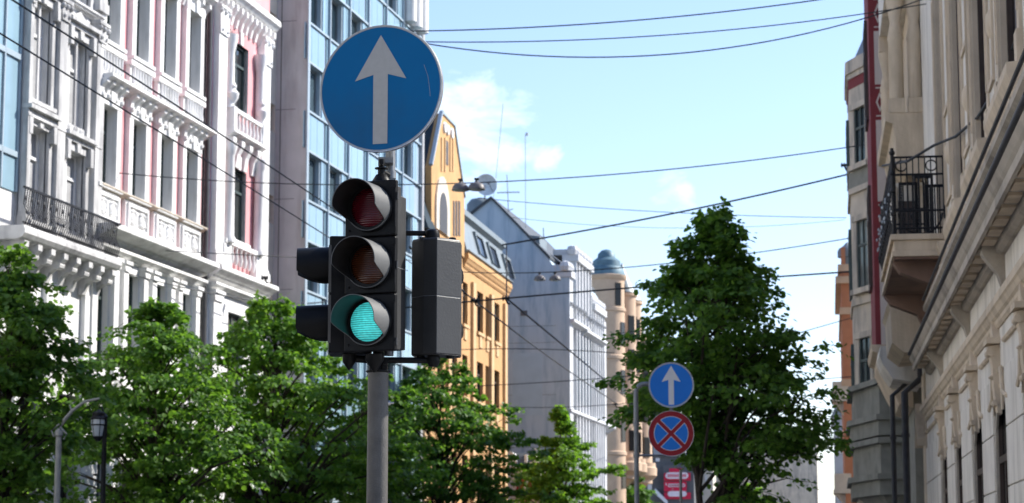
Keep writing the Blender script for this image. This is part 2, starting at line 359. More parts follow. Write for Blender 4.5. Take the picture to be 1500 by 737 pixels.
# the street goes on behind the photographer: unseen houses added to dim sky fill and bounce light
def plain_house(A, B, h, m, label, every=3.0):
    fc = Facade(A, B); r = root_house(fc, 'unseen_row_house', label)
    o_ = [(1.2+every*i,2.3+every*i,z,z+2.1) for i in range(int((fc.L-2)/every)) for z in [4.2+3.8*k for k in range(int((h-5)/3.8))]]
    wall(r, [m, m], 0, fc.L, 0, h, o_, 11, 0.25)
    for o in o_: window(r, *o, y=0.18, surround=surround_fn('plain','white_trim',0.16,0.06))
    cornice(r, 0, fc.L, h+0.1, 0.7, 0.7, M['white_trim'], 'eaves_cornice'); cornice(r, 0, fc.L, 3.9, 0.3, 0.3, M['white_trim'], 'string_course')
    MB().prism_yz([(-0.2,h+0.1),(4,h+3),(11,h+0.1)], 0, fc.L).build('roof', M['dark_slate'], r)
def root_house(fac, name, label): return empty(name, (fac.A[0], fac.A[1], 0.0), fac.rz, label, 'building')
plain_house((-20.6,-6.0), (-20.6,51.0), 21.0, M['white_wall'], 'unseen long white row house added to bounce light onto the pale stone house')
plain_house((12.0,-26.0), (-30.0,-26.0), 19.0, M['concrete'], 'unseen grey row house added to block sky light behind the photographer', 3.4)
# ================================================================== LEFT SIDE: PINK BUILDING
PF = Facade(plan(136,59.3), plan(299,68.3))
def root_of(fac, name, label, cat='building'):
    return empty(name, (fac.A[0], fac.A[1], 0.0), fac.rz, label, cat)
pk = root_of(PF, 'pink_apartment_house', 'ornate pink stucco house with white window surrounds, pilasters and cornices')
PX0, PX1 = -0.62, 8.05
cols = [0.05, 2.32, 4.58, 6.78]; ww = 1.02
rows = [(7.2,10.15),(12.45,14.75),(16.62,19.2),(20.9,23.2)]
ops = [(c-ww/2,c+ww/2,a,b) for c in cols for a,b in rows] + [(c-0.65,c+0.65,1.2,4.6) for c in cols]
wall(pk, [M['pink'], M['white_wall']], PX0, PX1, 11.0, 24.5, [o for o in ops if o[2] > 11], 11.0, 0.3)
wall(pk, [M['white_wall'], M['white_wall']], PX0, PX1, 0.0, 11.0, [o for o in ops if o[2] < 11], 11.0, 0.3, y=-0.004, name='lower_wall')
for c in cols:
    window(pk, c-ww/2, c+ww/2, *rows[1], y=0.22, surround=surround_fn('key','white_trim',0.3,0.15))
    window(pk, c-ww/2, c+ww/2, *rows[2], y=0.22, surround=surround_fn('key','white_trim',0.3,0.17))
    window(pk, c-ww/2, c+ww/2, *rows[3], y=0.22, surround=surround_fn('plain','white_trim',0.3,0.15))
    window(pk, c-ww/2, c+ww/2, *rows[0], y=0.22)
    window(pk, c-0.65, c+0.65, 1.2, 4.6, y=0.22, gm='glass_dark')
    for dx in (-0.78, 0.78): pilaster(pk, c+dx, 0.34, 6.9, 10.45, M['white_trim'], 0.16, 0.3, corinthian=False)
    # balustrade panel under the third row, ornament panel under the second, bracketed hood above the second
    b = MB(); b.box(c-0.86,c+0.86,-0.14,0.004,15.58,16.3); b.box(c-0.95,c+0.95,-0.22,0.004,16.3,16.46)
    for q in range(7): b.lathe([(0.03,15.66),(0.065,15.85),(0.035,16.02),(0.05,16.25)], 8, (c-0.66+q*0.22,-0.19,0))
    b.build('balustrade_panel', M['white_trim'], pk, smooth=True)
    b = MB(); b.box(c-0.9,c+0.9,-0.12,0.004,11.3,12.28)
    for (xa,xb) in ((c-0.8,c-0.7),(c+0.7,c+0.8)): b.box(xa,xb,-0.19,-0.12,11.42,12.2)
    b.box(c-0.7,c+0.7,-0.19,-0.12,12.1,12.2); b.box(c-0.7,c+0.7,-0.19,-0.12,11.42,11.52)
    for q in (-0.36,0.36):
        b.lathe([(0.24,-0.12),(0.24,-0.16),(0.18,-0.20),(0.12,-0.16),(0.0005,-0.2)], 14, (c+q,0,11.81), 'y')
        for t in range(4): b.lathe([(0.0005,-0.07),(0.06,-0.03),(0.07,0),(0.0005,0.08)], 6, (c+q+0.22*math.cos(t*1.57+0.78),-0.15,11.81+0.22*math.sin(t*1.57+0.78)))
    b.build('ornament_panel', M['white_trim'], pk, smooth=True)
    b = MB()
    for q in (-0.72,-0.27,0.27,0.72):
        b.prism_yz([(-0.08,14.95),(-0.16,14.95),(-0.2,15.2),(-0.36,15.32),(-0.36,15.42),(-0.08,15.42)], c+q-0.1, c+q+0.1)
        b.lathe([(0.0005,-0.1),(0.09,-0.04),(0.09,0.05),(0.0005,0.12)], 8, (c+q,-0.17,14.98))
    b.box(c-0.86,c+0.86,-0.1,0.004,15.02,15.42)
    b.build('bracket_row', M['white_trim'], pk, smooth=True)
cornice(pk, PX0-0.05, PX1, 15.58, 0.5, 0.28, M['white_trim'])
cornice(pk, PX0, PX1, 12.42, 0.26, 0.16, M['cornice_r'], 'sill_course')
cornice(pk, PX0-0.1, PX1, 11.25, 0.68, 0.42, M['white_trim'], 'main_cornice')
cornice(pk, PX0, PX1, 10.72, 0.3, 0.26, M['white_trim'], 'architrave')
cornice(pk, PX0, PX1, 6.7, 0.3, 0.35, M['white_trim'], 'ground_floor_cornice')
cornice(pk, PX0, 14.24, 24.9, 0.9, 0.9, M['white_trim'], 'eaves_cornice', 24)
cornice(pk, PX0, PX1, 20.0, 0.45, 0.4, M['white_trim'], 'upper_string_course', 14)
for c in [-0.45]+[(cols[i]+cols[i+1])/2 for i in range(3)]+[7.75]:
    rb = MB()
    for k in range(11):
        rb.box(c-0.36 if c>0 else c-0.15,c+0.36 if c<7.7 else c+0.25,-0.09,-0.006,0.3+k*0.56,0.3+k*0.56+0.5)
    rb.build('rusticated_pier', M['white_wall'], pk)
MB().box(PX1,8.45,0.06,2,0,24.4).build('recess_wall', M['dark_gap'], pk)  # coloured near black for the shadow in the gap
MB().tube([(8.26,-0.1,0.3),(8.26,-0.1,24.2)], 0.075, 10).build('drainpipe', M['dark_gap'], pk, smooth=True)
MB().box(8.43,8.449,-0.142,2,11,24.4).build('end_bay_side', M['white_trim'], pk)
# projecting end bay
RX0, RX1 = 8.45, 14.25; rc = 11.2
rops = [(rc-0.85,rc+0.85,16.95,19.2),(rc-0.85,rc+0.85,12.5,14.9),(rc-0.75,rc+0.75,7.0,10.0),(rc-0.8,rc+0.8,0.6,4.6)]
wall(pk, [M['pink'], M['white_wall']], RX0, RX1, 11.0, 24.5, [o for o in rops if o[2] > 11]+[(rc-0.85,rc+0.85,21.6,23.6)], 11.0, 0.4, y=-0.14, name='end_bay_wall')
wall(pk, [M['white_wall'], M['white_wall']], RX0, RX1, 0, 11.0, [o for o in rops if o[2] < 11], 11.0, 0.4, y=-0.144, name='end_bay_lower_wall')
for o in rops+[(rc-0.85,rc+0.85,21.6,23.6)]: window(pk, *o, y=0.05, surround=surround_fn('key','white_trim',0.32,0.12) if o[2] < 5 or o[2] > 11 else None)
# the end bay stands 0.28 m forward
def fwd(o): o.location.y -= 0.14; return o
for xc in (8.95, 13.5):
    fwd(pilaster(pk, xc, 0.8, 11.4, 19.95, M['white_trim'], 0.2, 0.95))
    fwd(pilaster(pk, xc, 0.75, 6.9, 10.5, M['white_trim'], 0.18, 0.35, corinthian=False))
for xc in (9.75, 12.85):
    b = MB(); b.lathe([(0.24,12.2),(0.24,12.35),(0.19,12.42),(0.17,15.1),(0.2,15.16),(0.26,15.4),(0.26,15.5)], 16, (xc,-0.2,0)); b.build('column', M['white_trim'], pk, smooth=True).location.y = -0.14
    b = MB(); b.lathe([(0.2,16.7),(0.16,16.8),(0.15,18.6),(0.24,19.0),(0.26,19.2)], 16, (xc,-0.3,0)); b.build('column', M['white_trim'], pk, smooth=True)
fwd(cornice(pk, RX0-0.1, RX1+0.05, 20.75, 0.42, 0.6, M['white_trim'], 'bay_cornice', 12))
fwd(cornice(pk, 9.6, 12.95, 16.0, 0.42, 0.3, M['white_trim'], 'balcony_ledge', 4, 0.3, 0.8))
fwd(cornice(pk, RX0-0.05, RX1+0.02, 11.28, 0.5, 0.42, M['white_trim'], 'bay_main_cornice'))
fwd(cornice(pk, RX0, RX1, 10.75, 0.3, 0.26, M['white_trim'], 'bay_architrave'))
b = MB()
for k in range(8): b.lathe([(0.05,16.0),(0.09,16.2),(0.05,16.45),(0.06,16.6)], 8, (9.95+k*0.38,-0.42,0))
b.box(9.7,12.85,-0.5,-0.34,16.6,16.72); b.box(9.62,9.9,-0.53,-0.14,16.0,16.75); b.box(12.65,12.93,-0.53,-0.14,16.0,16.75)
for q in (9.76,12.79): b.lathe([(0.07,16.75),(0.07,16.85),(0.2,17.05),(0.22,17.2),(0.1,17.35),(0.14,17.45),(0.001,17.7)], 12, (q,-0.4,0))
b.build('urn_balustrade', M['white_trim'], pk, smooth=True)
b = MB()
for k in range(6): b.lathe([(0.05,11.55),(0.1,11.75),(0.05,12.0),(0.07,12.15)], 8, (10.2+k*0.44,-0.32,0))
b.box(9.4,13.2,-0.41,-0.144,12.15,12.3); b.box(9.3,10.0,-0.38,-0.144,11.35,12.15); b.box(12.6,13.3,-0.38,-0.144,11.35,12.15)
b.build('window_balustrade', M['white_trim'], pk, smooth=True)
MB().prism_yz([(-0.2,24.9),(5,28),(11,24.9)], PX0, RX1).build('roof', M['dark_slate'], pk)

# ================================================================== GREY ORNATE HOUSE (far left)
gk = root_of(PF, 'grey_ornate_house', 'grey ornate house, mottled with painted shadow, with long iron balcony on heavy brackets')
GX0, GX1 = PF.u(17), -0.66
u = PF.u
gl = (u(24), u(56)); gr = (u(82), u(112))
gops = [(gl[0],gl[1],13.9,16.6),(gr[0],gr[1],13.5,16.2),(gl[0],gl[1],10.7,13.2),(gr[0],gr[1],10.7,13.0),(gl[0],gl[1],17.4,20),(gr[0],gr[1],17.2,19.8)]
wall(gk, [M['grey_stone'], M['grey_trim']], GX0, GX1, 9.9, 24, gops, 11, 0.28, y=0.05)
lops = [(gl[0]-0.3,gl[1]+0.3,1.0,6.3),(gr[0]-0.3,gr[1]+0.3,1.0,6.3)]
wall(gk, [M['white_wall'], M['grey_stone']], GX0, GX1, 0, 9.9, lops, 11, 0.4, y=0.046, name='lower_wall')
for o in gops: window(gk, *o, y=0.26, fm='frame_white', gm='louvre', surround=surround_fn('hood','grey_trim',0.2,0.08))
for o in lops:
    window(gk, *o, y=0.4, fm='wood_dark', gm='glass_dark')
    a, b2 = o[0], o[1]; xc = (a+b2)/2; rr = (b2-a)/2
    m = MB(); n = 14
    ring = [(xc+(rr+0.35)*math.cos(math.pi*i/n), 6.0+(rr+0.35)*math.sin(math.pi*i/n)) for i in range(n+1)]; inn = [(xc+rr*math.cos(math.pi*i/n), 6.0+rr*math.sin(math.pi*i/n)) for i in range(n+1)]
    for i in range(n): m.prism_xz([ring[i],ring[i+1],inn[i+1],inn[i]], -0.12, 0.05)
    m.build('arch_moulding', M['grey_trim'], gk)
for xc, w in ((u(68),0.5),(u(125),0.55),(u(19.5),0.2)):
    pilaster(gk, xc, w, 10.4, 17.0, M['grey_trim'], 0.2, 0.6); pilaster(gk, xc, w, 17.3, 23, M['grey_trim'], 0.18, 0.6)
    MB().box(xc-w*0.8,xc+w*0.8,-0.1,0.04,0,9.6).build('pier', M['white_wall'], gk)
for z in (17.2, 13.42): cornice(gk, GX0, GX1, z, 0.22, 0.2, M['grey_trim'], 'string_course')
for x0_, x1_ in (gl, gr):
    c = (x0_+x1_)/2; b = MB(); b.box(c-0.85,c+0.85,-0.015,0.046,13.5,13.75); b.box(c-0.85,c+0.85,-0.012,0.046,16.56,17.05); b.box(c-0.05,c+0.05,-0.008,0.046,13.7,16.6)
    for k in range(3):
        for q in (-0.4,0,0.4): b.lathe([(0.12,0.02),(0.12,-0.03),(0.07,-0.07),(0.0005,-0.04)], 10, (c+q,0.0,13.6+0.02*k), 'y')
    for q in range(5): b.box(c-0.75+q*0.33,c-0.6+q*0.33,-0.02,0.046,16.75,17.0)
    b.prism_xz([(c-0.8,16.62),(c+0.8,16.62),(c,17.0)], -0.09, 0.046)
    b.build('relief_ornament', M['grey_trim'], gk)
bal = MB(); bal.sweep([(-0.04,10.25),(0.72,10.25),(0.76,10.15),(0.76,10.05),(0.68,9.95),(0.55,9.9),(-0.04,9.9)], GX0-1.2, GX1+0.35)
bo = bal.build('balcony', M['grey_trim'], gk)
rl = MB()
nbar = int((GX1+0.3-GX0+1.1)/0.13)
for k in range(nbar):
    x = GX0-1.1+k*0.13; s_ = 0.03*math.sin(k*1.1)
    rl.tube([(x,-0.7,10.25),(x+0.03,-0.78,10.5),(x-0.03,-0.67,10.8),(x,-0.7,11.2)], 0.016, 5)
    if k % 3 == 0: rl.lathe([(0.06,-0.71),(0.075,-0.72),(0.05,-0.73)], 8, (x,0,10.95), 'y'); rl.lathe([(0.05,-0.71),(0.06,-0.72),(0.04,-0.73)], 8, (x+0.06,0,10.6), 'y')
rl.box(GX0-1.2,GX1+0.3,-0.73,-0.67,11.2,11.25); rl.box(GX0-1.2,GX1+0.3,-0.72,-0.68,10.3,10.34)
rl.build('railing', M['iron'], bo)
for k in range(8):
    x = GX0-0.8+k*(GX1-GX0+0.9)/7
    m = MB(); m.prism_yz([(0.04,9.1),(-0.1,9.12),(-0.2,9.4),(-0.5,9.6),(-0.64,9.75),(-0.64,9.9),(0.04,9.9)], x-0.13, x+0.13)
    m.lathe([(0.12,-0.16),(0.12,0.16)], 10, (x,-0.42,9.6), 'x')
    m.build('bracket', M['grey_trim'], bo)
cornice(gk, GX0, GX1, 24.3, 0.8, 0.7, M['grey_trim'], 'eaves_cornice', 12)
MB().prism_yz([(-0.1,24.3),(5,27.5),(11,24.3)], GX0, GX1).build('roof', M['dark_slate'], gk)
# blue glazed neighbour at the very left edge
bs = root_of(PF, 'blue_glazed_house', 'narrow strip of blue glazed wall beside the grey ornate house')
m = MB(); m.box(GX0-7,GX0-0.01,0.06,10,11.3,24); m.build('wall', M['blue_panel'], bs)
m = MB(); m.box(GX0-7,GX0-0.01,0.1,10,0,11.3); m.build('lower_wall', M['white_wall'], bs)
m = MB()
for k in range(5): m.box(GX0-7,GX0-0.02,0.0,0.057,12.2+k*2.6,12.35+k*2.6)
for k in range(8): m.box(GX0-0.12-k*0.95,GX0-0.05-k*0.95,0.0,0.057,11.3,24)
m.build('glazing_bars', M['pale_frame'], bs)

# ================================================================== CREAM STRIP AND BLUE GLASS BUILDING
ck = root_of(PF, 'cream_party_wall_house', 'narrow cream wall with small square windows between pink house and blue building')
co = [(14.75,15.5,z,z+1.0) for z in (10.6,13.7,17.0,20.3)]
wall(ck, [M['cream'], M['cream']], 14.26, 16.25, 0, 26, co, 10, 0.25, y=0.02)
for o in co: window(ck, *o, y=0.22, style='mid', fm='wood_dark', gm='glass_dark', bar=0.05)
BF = Facade(plan(445,75.5), plan(498,79.9))
bk = root_of(BF, 'blue_glass_office_block', 'tall office block with pale blue glass spandrels and blank grey brown side wall')
BX0, BX1 = -0.72, 15.6
pitch, wh = 3.25, 1.68; zb = [4.9+pitch*i for i in range(7)]
bc = [(-0.5+2.62*i, 1.2+2.62*i) for i in range(6)]
wall(bk, [M['pale_frame'], M['pale_frame']], BX0+0.003, BX1, 3.6, 26.6, [(a,b,z,z+wh) for a,b in bc for z in zb], 0.5, 0.28, body=False, name='curtain_wall')
m = MB(); m.box(BX0-0.005,BX1,0.31,12,0,26.7); m.box(BX0-0.01,BX0+0.001,-0.12,0.31,0,26.75); m.box(BX1-0.001,BX1+0.3,-0.15,0.31,0,26.7); m.build('side_wall', M['concrete'], bk)
m = MB(); m.box(BX0-0.05,BX0+0.18,-0.16,-0.121,0,26.8); m.build('corner_strip', M['pale_frame'], bk)
m = MB(); m.box(BX0-0.013,BX0-0.0049,0.85,0.89,0,26.6)
for k in range(8): m.box(BX0-0.012,BX0-0.0049,0.31,11.9,1.6+3.25*k,1.62+3.25*k)
m.build('panel_joint', M['far_dark'], bk)
m = MB(); m.box(BX0+0.01,BX1,-0.1,0.3,0,3.6); m.build('ground_floor', M['far_dark'], bk)
for a, b_ in bc:
    for z in zb:
        window(bk, a, b_, z, z+wh, y=0.2, style='mid', fm='slate', gm='glass_blue', bar=0.06)
pme = MB()
pw, ph = 2.62-0.22, pitch-wh-0.24
for k in range(3): pme.box(-pw/2+k*pw/3+0.015,-pw/2+(k+1)*pw/3-0.015,-0.05,-0.004,0,ph)
pme = pme.mesh('spandrel_panel', M['blue_panel'])
for i, (a, b_) in enumerate(bc):
    for z in zb: link('spandrel_panel', pme, bk, loc=((a+b_)/2+0.0, 0, z+wh+0.12))
pm2 = MB().box(0.02,0.36,-0.045,-0.004,0,wh).box(0.4,0.72,-0.045,-0.004,0,wh).mesh('side_panel', M['blue_panel'])
for a, b_ in bc:
    for z in zb: link('side_panel', pm2, bk, loc=(b_+0.09, 0, z))
m = MB()
for a, b_ in bc: m.box(a-0.16,a-0.08,-0.14,-0.003,3.6,26.6)
for z in zb: m.box(BX0+0.2,BX1,-0.11,-0.003,z-0.1,z-0.02); m.box(BX0+0.2,BX1,-0.11,-0.003,z+wh+0.02,z+wh+0.1)
m.build('facade_fins', M['pale_frame'], bk)
m = MB()
for q in (12.9,13.9,14.9): m.lathe([(0.3,24.4),(0.3,26.9),(0.42,27.0),(0.42,27.3)], 14, (q,-0.25,0))
m.box(12.4,BX1+0.3,-0.7,0.3,27.3,27.7); m.build('roof_columns', M['white_trim'], bk, smooth=True)

# ================================================================== ORANGE GABLED HOUSE
OF = Facade(plan(617,101), plan(742.6,123.8))
ok_ = root_of(OF, 'orange_gabled_house', 'ochre orange house with tall pointed gable and grey mansard roof')
def ouz(px,py,o=0): return OF.uz(px,py,o)
OL = OF.u(742.5); eave = ouz(710,400)[1]
wr1 = [(677,684.5,414,478),(698.5,707.5,428,488),(711,715.8,436,494),(724,731.5,447,505)]
ow = []
for a,b_,t,bt in wr1:
    ua, ub = OF.u(a), OF.u(b_); z1_ = ouz((a+b_)/2,t)[1]-0.1; z0_ = ouz((a+b_)/2,bt)[1]+0.1
    ow.append((ua,ub))
zt1, zb1 = ouz(703,428)[1], ouz(703,488)[1]; zt2, zb2 = ouz(703,531)[1], ouz(703,590)[1]
ow += [(OF.u(660.5),OF.u(669.5)),(OF.u(640),OF.u(648)),(OF.u(625),OF.u(632))]
oo = [(a,b_,zb1,zt1) for a,b_ in ow]+[(a,b_,zb2,zt2) for a,b_ in ow]+[(a,b_,1.2,zb2-3.0) for a,b_ in ow]
wall(ok_, [M['orange'], M['orange']], 0.0, OL, 0, eave, oo, 10.5, 0.3)
for o in oo: window(ok_, *o, y=0.22, style='cross' if o[1]-o[0] > 1.2 else 'bar', fm='wood_dark', bar=0.09)
bounds = sorted([0.3]+[OF.u(p) for p in (691,718,738)]+[OF.u(655)])
for x in bounds:
    MB().box(x-0.35,x+0.35,-0.16,0.002,0,eave-1.0).build('pilaster', M['orange_trim'], ok_)
for a,b_ in ow:
    for z in (zb1,zb2): m = MB(); m.box(a-0.1,b_+0.1,-0.12,0.002,z-0.16,z); m.box((a+b_)/2-0.35,(a+b_)/2+0.35,-0.06,0.002,z-0.8,z-0.159); m.build('sill', M['orange_trim'], ok_)
gu0, gu1 = OF.u(628), OF.u(677.5)
cornice(ok_, gu1, OL+0.1, eave+0.25, 0.3, 0.75, M['orange'], 'eaves_cornice')
cornice(ok_, gu1, OL+0.15, eave+0.42, 0.36, 0.16, M['slate'], 'gutter')
# mansard
mt = ouz(705,322)[1]
m = MB(); m.prism_yz([(-0.2,eave+0.43),(0.3,mt-0.55),(0.05,mt-0.4),(0.05,mt-0.1),(0.5,mt+0.15),(5.3,mt+1.2),(10.5,eave+0.43)], gu1, OL); m.build('mansard_roof', M['slate'], ok_)
for a,b_ in ((679,690),(699,710),(722,732)):
    ua, ub = OF.u(a,-0.7), OF.u(b_,-0.7)-0.2
    z0_, z1_ = eave+0.75, mt-0.95
    def yy(z): return -0.2+0.5*(z-eave-0.43)/(mt-0.55-eave-0.43)
    d = MB(); d.prism_yz([(yy(z0_)-0.06,z0_),(yy(z1_)-0.06,z1_),(yy(z1_)+0.05,z1_),(yy(z0_)+0.05,z0_)], ua, ub)
    w_ = d.build('roof_window', M['glass_dark'], ok_)
    f = MB()
    for xa in (ua-0.16, ub): f.prism_yz([(yy(z0_)-0.14,z0_),(yy(z1_)-0.14,z1_),(yy(z1_)+0.05,z1_),(yy(z0_)+0.05,z0_)], xa, xa+0.16)
    f.prism_yz([(yy(z1_)-0.15,z1_-0.05),(yy(z1_)-0.15,z1_+0.1),(yy(z1_)+0.06,z1_+0.1),(yy(z1_)+0.06,z1_-0.05)], ua-0.17, ub+0.17); f.build('frame', M['slate'], w_)
# gable, with thickness, standing on the eaves line
gp = [(629,376),(629,243),(644,166),(662,185),(673,262),(677.5,290),(677.5,376)]
poly = [ouz(*p) for p in gp]; poly[0] = (poly[0][0], eave-0.01); poly[-1] = (poly[-1][0], eave-0.01)
MB().prism_xz(poly, -0.1, 0.2).build('gable', M['orange'], ok_)
m = MB()
for i in range(1, len(poly)-2):
    (xa,za),(xb,zb_) = poly[i],poly[i+1]; dx, dz = xb-xa, zb_-za; l = math.hypot(dx,dz); nx, nz = -dz/l*0.14, dx/l*0.14
    m.prism_xz([(xa,za),(xb,zb_),(xb+nx,zb_+nz),(xa+nx,za+nz)], -0.18, 0.0)
m.build('gable_coping', M['pale_frame'], ok_)
rp_ = [(x,z-0.05) for x,z in poly]
MB().prism_xz(rp_, 0.203, 10.4).build('gable_roof', M['roof_dark'], ok_)
MB().prism_yz([(-0.3,eave+0.05),(1.6,eave+5.5),(5.2,eave+9.5),(10.5,eave+0.05)], -0.2, gu0+0.3).build('side_roof', M['roof_dark'], ok_)
def gbox(px0,px1,py0,py1,o0,o1,mname,name):
    a = ouz((px0+px1)/2,py1); c = ouz((px0+px1)/2,py0)
    return MB().box(OF.u(px0),OF.u(px1),-o1,-o0,a[1],c[1]).build(name, M[mname], ok_)
gbox(648,651.5,205,240,0.09,0.13,'dark_gap','slit_window')
for p in (659.5,663.5,667.5): gbox(p,p+2.2,294,345,0.09,0.13,'wood_dark','slit_window')
for p in (644.5,649,655.5): MB().lathe([(0.3,-0.1),(0.26,-0.2),(0.001,-0.22)], 12, (OF.u(p+1),0,ouz(p,184+(p-644)*0.8)[1]), 'y').build('rosette', M['white_trim'], ok_)
for p in (641,646,654,658): gbox(p,p+0.9,200,250,0.09,0.16,'orange_trim','lesene')
ax0, ax1 = OF.u(635.5), OF.u(648); az0, az1 = eave+0.4, ouz(641,280)[1]
def arch(x0,x1,z0,z1):
    r = (x1-x0)/2; return [(x0,z0),(x1,z0)]+[((x0+x1)/2+r*math.cos(math.pi*i/10), z1-r+r*math.sin(math.pi*i/10)) for i in range(11)]
sw = MB().prism_xz(arch(ax0-0.5,ax1+0.7,az0,az1+0.8), -0.2, -0.09).build('arched_surround', M['cream'], ok_)
MB().prism_xz(arch(ax0+0.2,ax1,az0,az1), -0.22, -0.201).build('arched_window', M['dark_gap'], sw)

# ================================================================== GREY GABLE / WHITE HOUSE
WF = Facade(plan(822,128), plan(888,144.6))
wk = root_of(WF, 'white_ribbed_house', 'white ribbed facade house with large blank blue grey gable wall')
WL = WF.u(888)
zr = at(718,291,128)[2]; ze = at(806,376,128)[2]
m = MB(); m.prism_yz([(0.25,0),(0.25,ze-0.9),(0.7,ze-0.1),(4.2,zr),(8.5,zr-3.2),(12,zr-7),(12,0)], 0.0, WL-0.3); m.build('gable_wall', [M['gable_grey']], wk)
m = MB(); m.prism_yz([(0.6,ze+0.02),(4.2,zr+0.18),(8.5,zr-3.0),(12.2,zr-6.9),(12.2,zr-7.1),(8.5,zr-3.2),(4.2,zr),(0.6,ze-0.14)], -0.12, WL-0.25); m.build('roof', M['dark_slate'], wk)
piers = [(822,838.5,374),(844,866,363),(869,885,432)]
m = MB(); m.box(0.0,WL,-0.02,0.249,0,WF.uz(840,440)[1]); m.build('front_wall', M['white_far'], wk)
for a,b_,t in piers:
    ua, ub = max(0.02,WF.u(a,0.5)), WF.u(b_,0.5); zt_ = WF.uz((a+b_)/2,t+8,0.5)[1]
    p = MB(); p.box(ua,ub,-0.45,0.24,0,zt_-0.9)
    n = 5
    for k in range(n+1):
        x = ua+(ub-ua)*k/n; p.box(max(ua-0.02,x-0.13),min(ub+0.02,x+0.13),-0.56,-0.451,0,zt_-0.9)
    p.box(ua-0.12,ub+0.12,-0.7,0.3,zt_-0.9,zt_-0.5)
    for k in range(n+1):
        x = ua+(ub-ua)*k/n; p.lathe([(0.28,zt_-0.5),(0.36,zt_-0.25),(0.28,zt_),(0.001,zt_+0.1)], 8, (x,-0.3,0))
    p.box(ua,ub,-0.1,0.9,zt_-0.5,zt_-0.15)
    pr = p.build('ribbed_pier', M['white_far'], wk)
    for k in range(n):                       # tall dark strips between the ribs, for stronger relief
        x = ua+(ub-ua)*(k+0.5)/n; zt2_ = WF.uz((a+b_)/2,492 if a < 860 else 515)[1]
        MB().box(x-(ub-ua)/n*0.5+0.2,x+(ub-ua)/n*0.5-0.2,-0.47,-0.452,WF.uz(850,604)[1]+0.3,zt2_-0.5).build('dark_slot', M['slate'], pr)
zs_ = [WF.uz(850,y)[1] for y in (430,520,580,640,700)]
for a,b_ in ((839,843.5),(866.5,868.5)):
    for y_ in (410,455,520,580,640):
        z = WF.uz((a+b_)/2,y_)[1]
        window(wk, WF.u(a,0.3)+0.1, WF.u(b_,0.3)-0.1, z-1.6, z+0.4, y=-0.1, style='bar', fm='frame_white', bar=0.09)
for k,(a,b_,y_) in enumerate(((824,862,470),(858,888,492))):
    z = WF.uz((a+b_)/2,y_,0.7)[1]; ua, ub = max(0.0,WF.u(a,0.7)), WF.u(b_,0.7)
    c = cornice(wk, ua, ub, z, 0.85, 0.5, M['white_far'], 'hood', 0)
    for q in range(9):
        h = MB(); x = ua+0.3+q*(ub-ua-0.6)/8; h.tube([(x,-0.3,z),(x,-0.45,z+0.7),(x,-0.62,z+1.0),(x,-0.75,z+0.85)], 0.09, 6)
        h.build('crest_spike', M['far_grey'], c)
cornice(wk, 0, WL, WF.uz(850,610)[1], 0.66, 0.5, M['white_far'], 'string_course')
MB().box(-0.04,-0.002,-0.57,0.25,0,ze-0.6).build('party_wall_edge', M['gable_grey'], wk)
m = MB(); zz = at(800,352,130)[2]; m.prism_yz([(1.3,ze),(1.3,zz),(2.6,zz+0.2),(2.6,ze)], 0.3, 2.6); m.build('roof_light', M['slate'], wk)
m = MB()
for k in range(7): m.box(-0.004,-0.0008,0.27,11.9,2.4+3.1*k if 2.4+3.1*k < 16 else 15.8,2.42+3.1*k if 2.4+3.1*k < 16 else 15.82)
m.build('render_joint', M['far_dark'], wk)
for y_,z_ in ((2.2,ze-3.5),(5.2,zr-6),(3.0,9.0)):                    # vents, a patched area and a soil pipe on the blank gable
    v = MB(); v.box(-0.05,-0.001,y_-0.2,y_+0.2,z_,z_+0.3); v.build('vent', M['far_dark'], wk)
MB().box(-0.012,-0.001,1.1,2.9,10.5,14.2).build('render_patch', M['gable_patch'], wk)
MB().tube([(-0.09,6.3,0.2),(-0.09,6.3,zr-3.2)], 0.07, 8).build('soil_pipe', M['far_grey'], wk, smooth=True)

# ================================================================== BEIGE TOWER HOUSE
TX, TY = plan(889,156)
TF = Facade((TX+0.1,TY), (TX+1.05,TY+17))
tk = root_of(TF, 'beige_tower_house', 'salmon beige corner house with round tower and tiered blue dome')
def tz(y, D=156): return at(890,y,D)[2]
m = MB(); m.box(0,16,0.9,11,0,tz(440)); m.build('wall', M['beige'], tk)
m = MB(); m.lathe([(1.3,0),(1.3,tz(412)),(1.42,tz(410)),(1.48,tz(405)),(1.3,tz(404))], 28, (0,0,0)); m.build('tower', M['beige'], tk, smooth=True)
m = MB(); d0, d1, d2, d3 = tz(404), tz(393), tz(381), tz(365)
m.lathe([(1.28,d0),(1.24,d1-0.1),(1.08,d1+0.08),(1.05,d1+0.1),(1.0,d2-0.1),(0.82,d2+0.05),(0.66,d2+0.15),(0.6,d3-0.35),(0.35,d3-0.1),(0.001,d3)], 28, (0,0,0)); m.build('dome', M['dome'], tk, smooth=True)
BY = (-0.75,-0.9,-0.5)
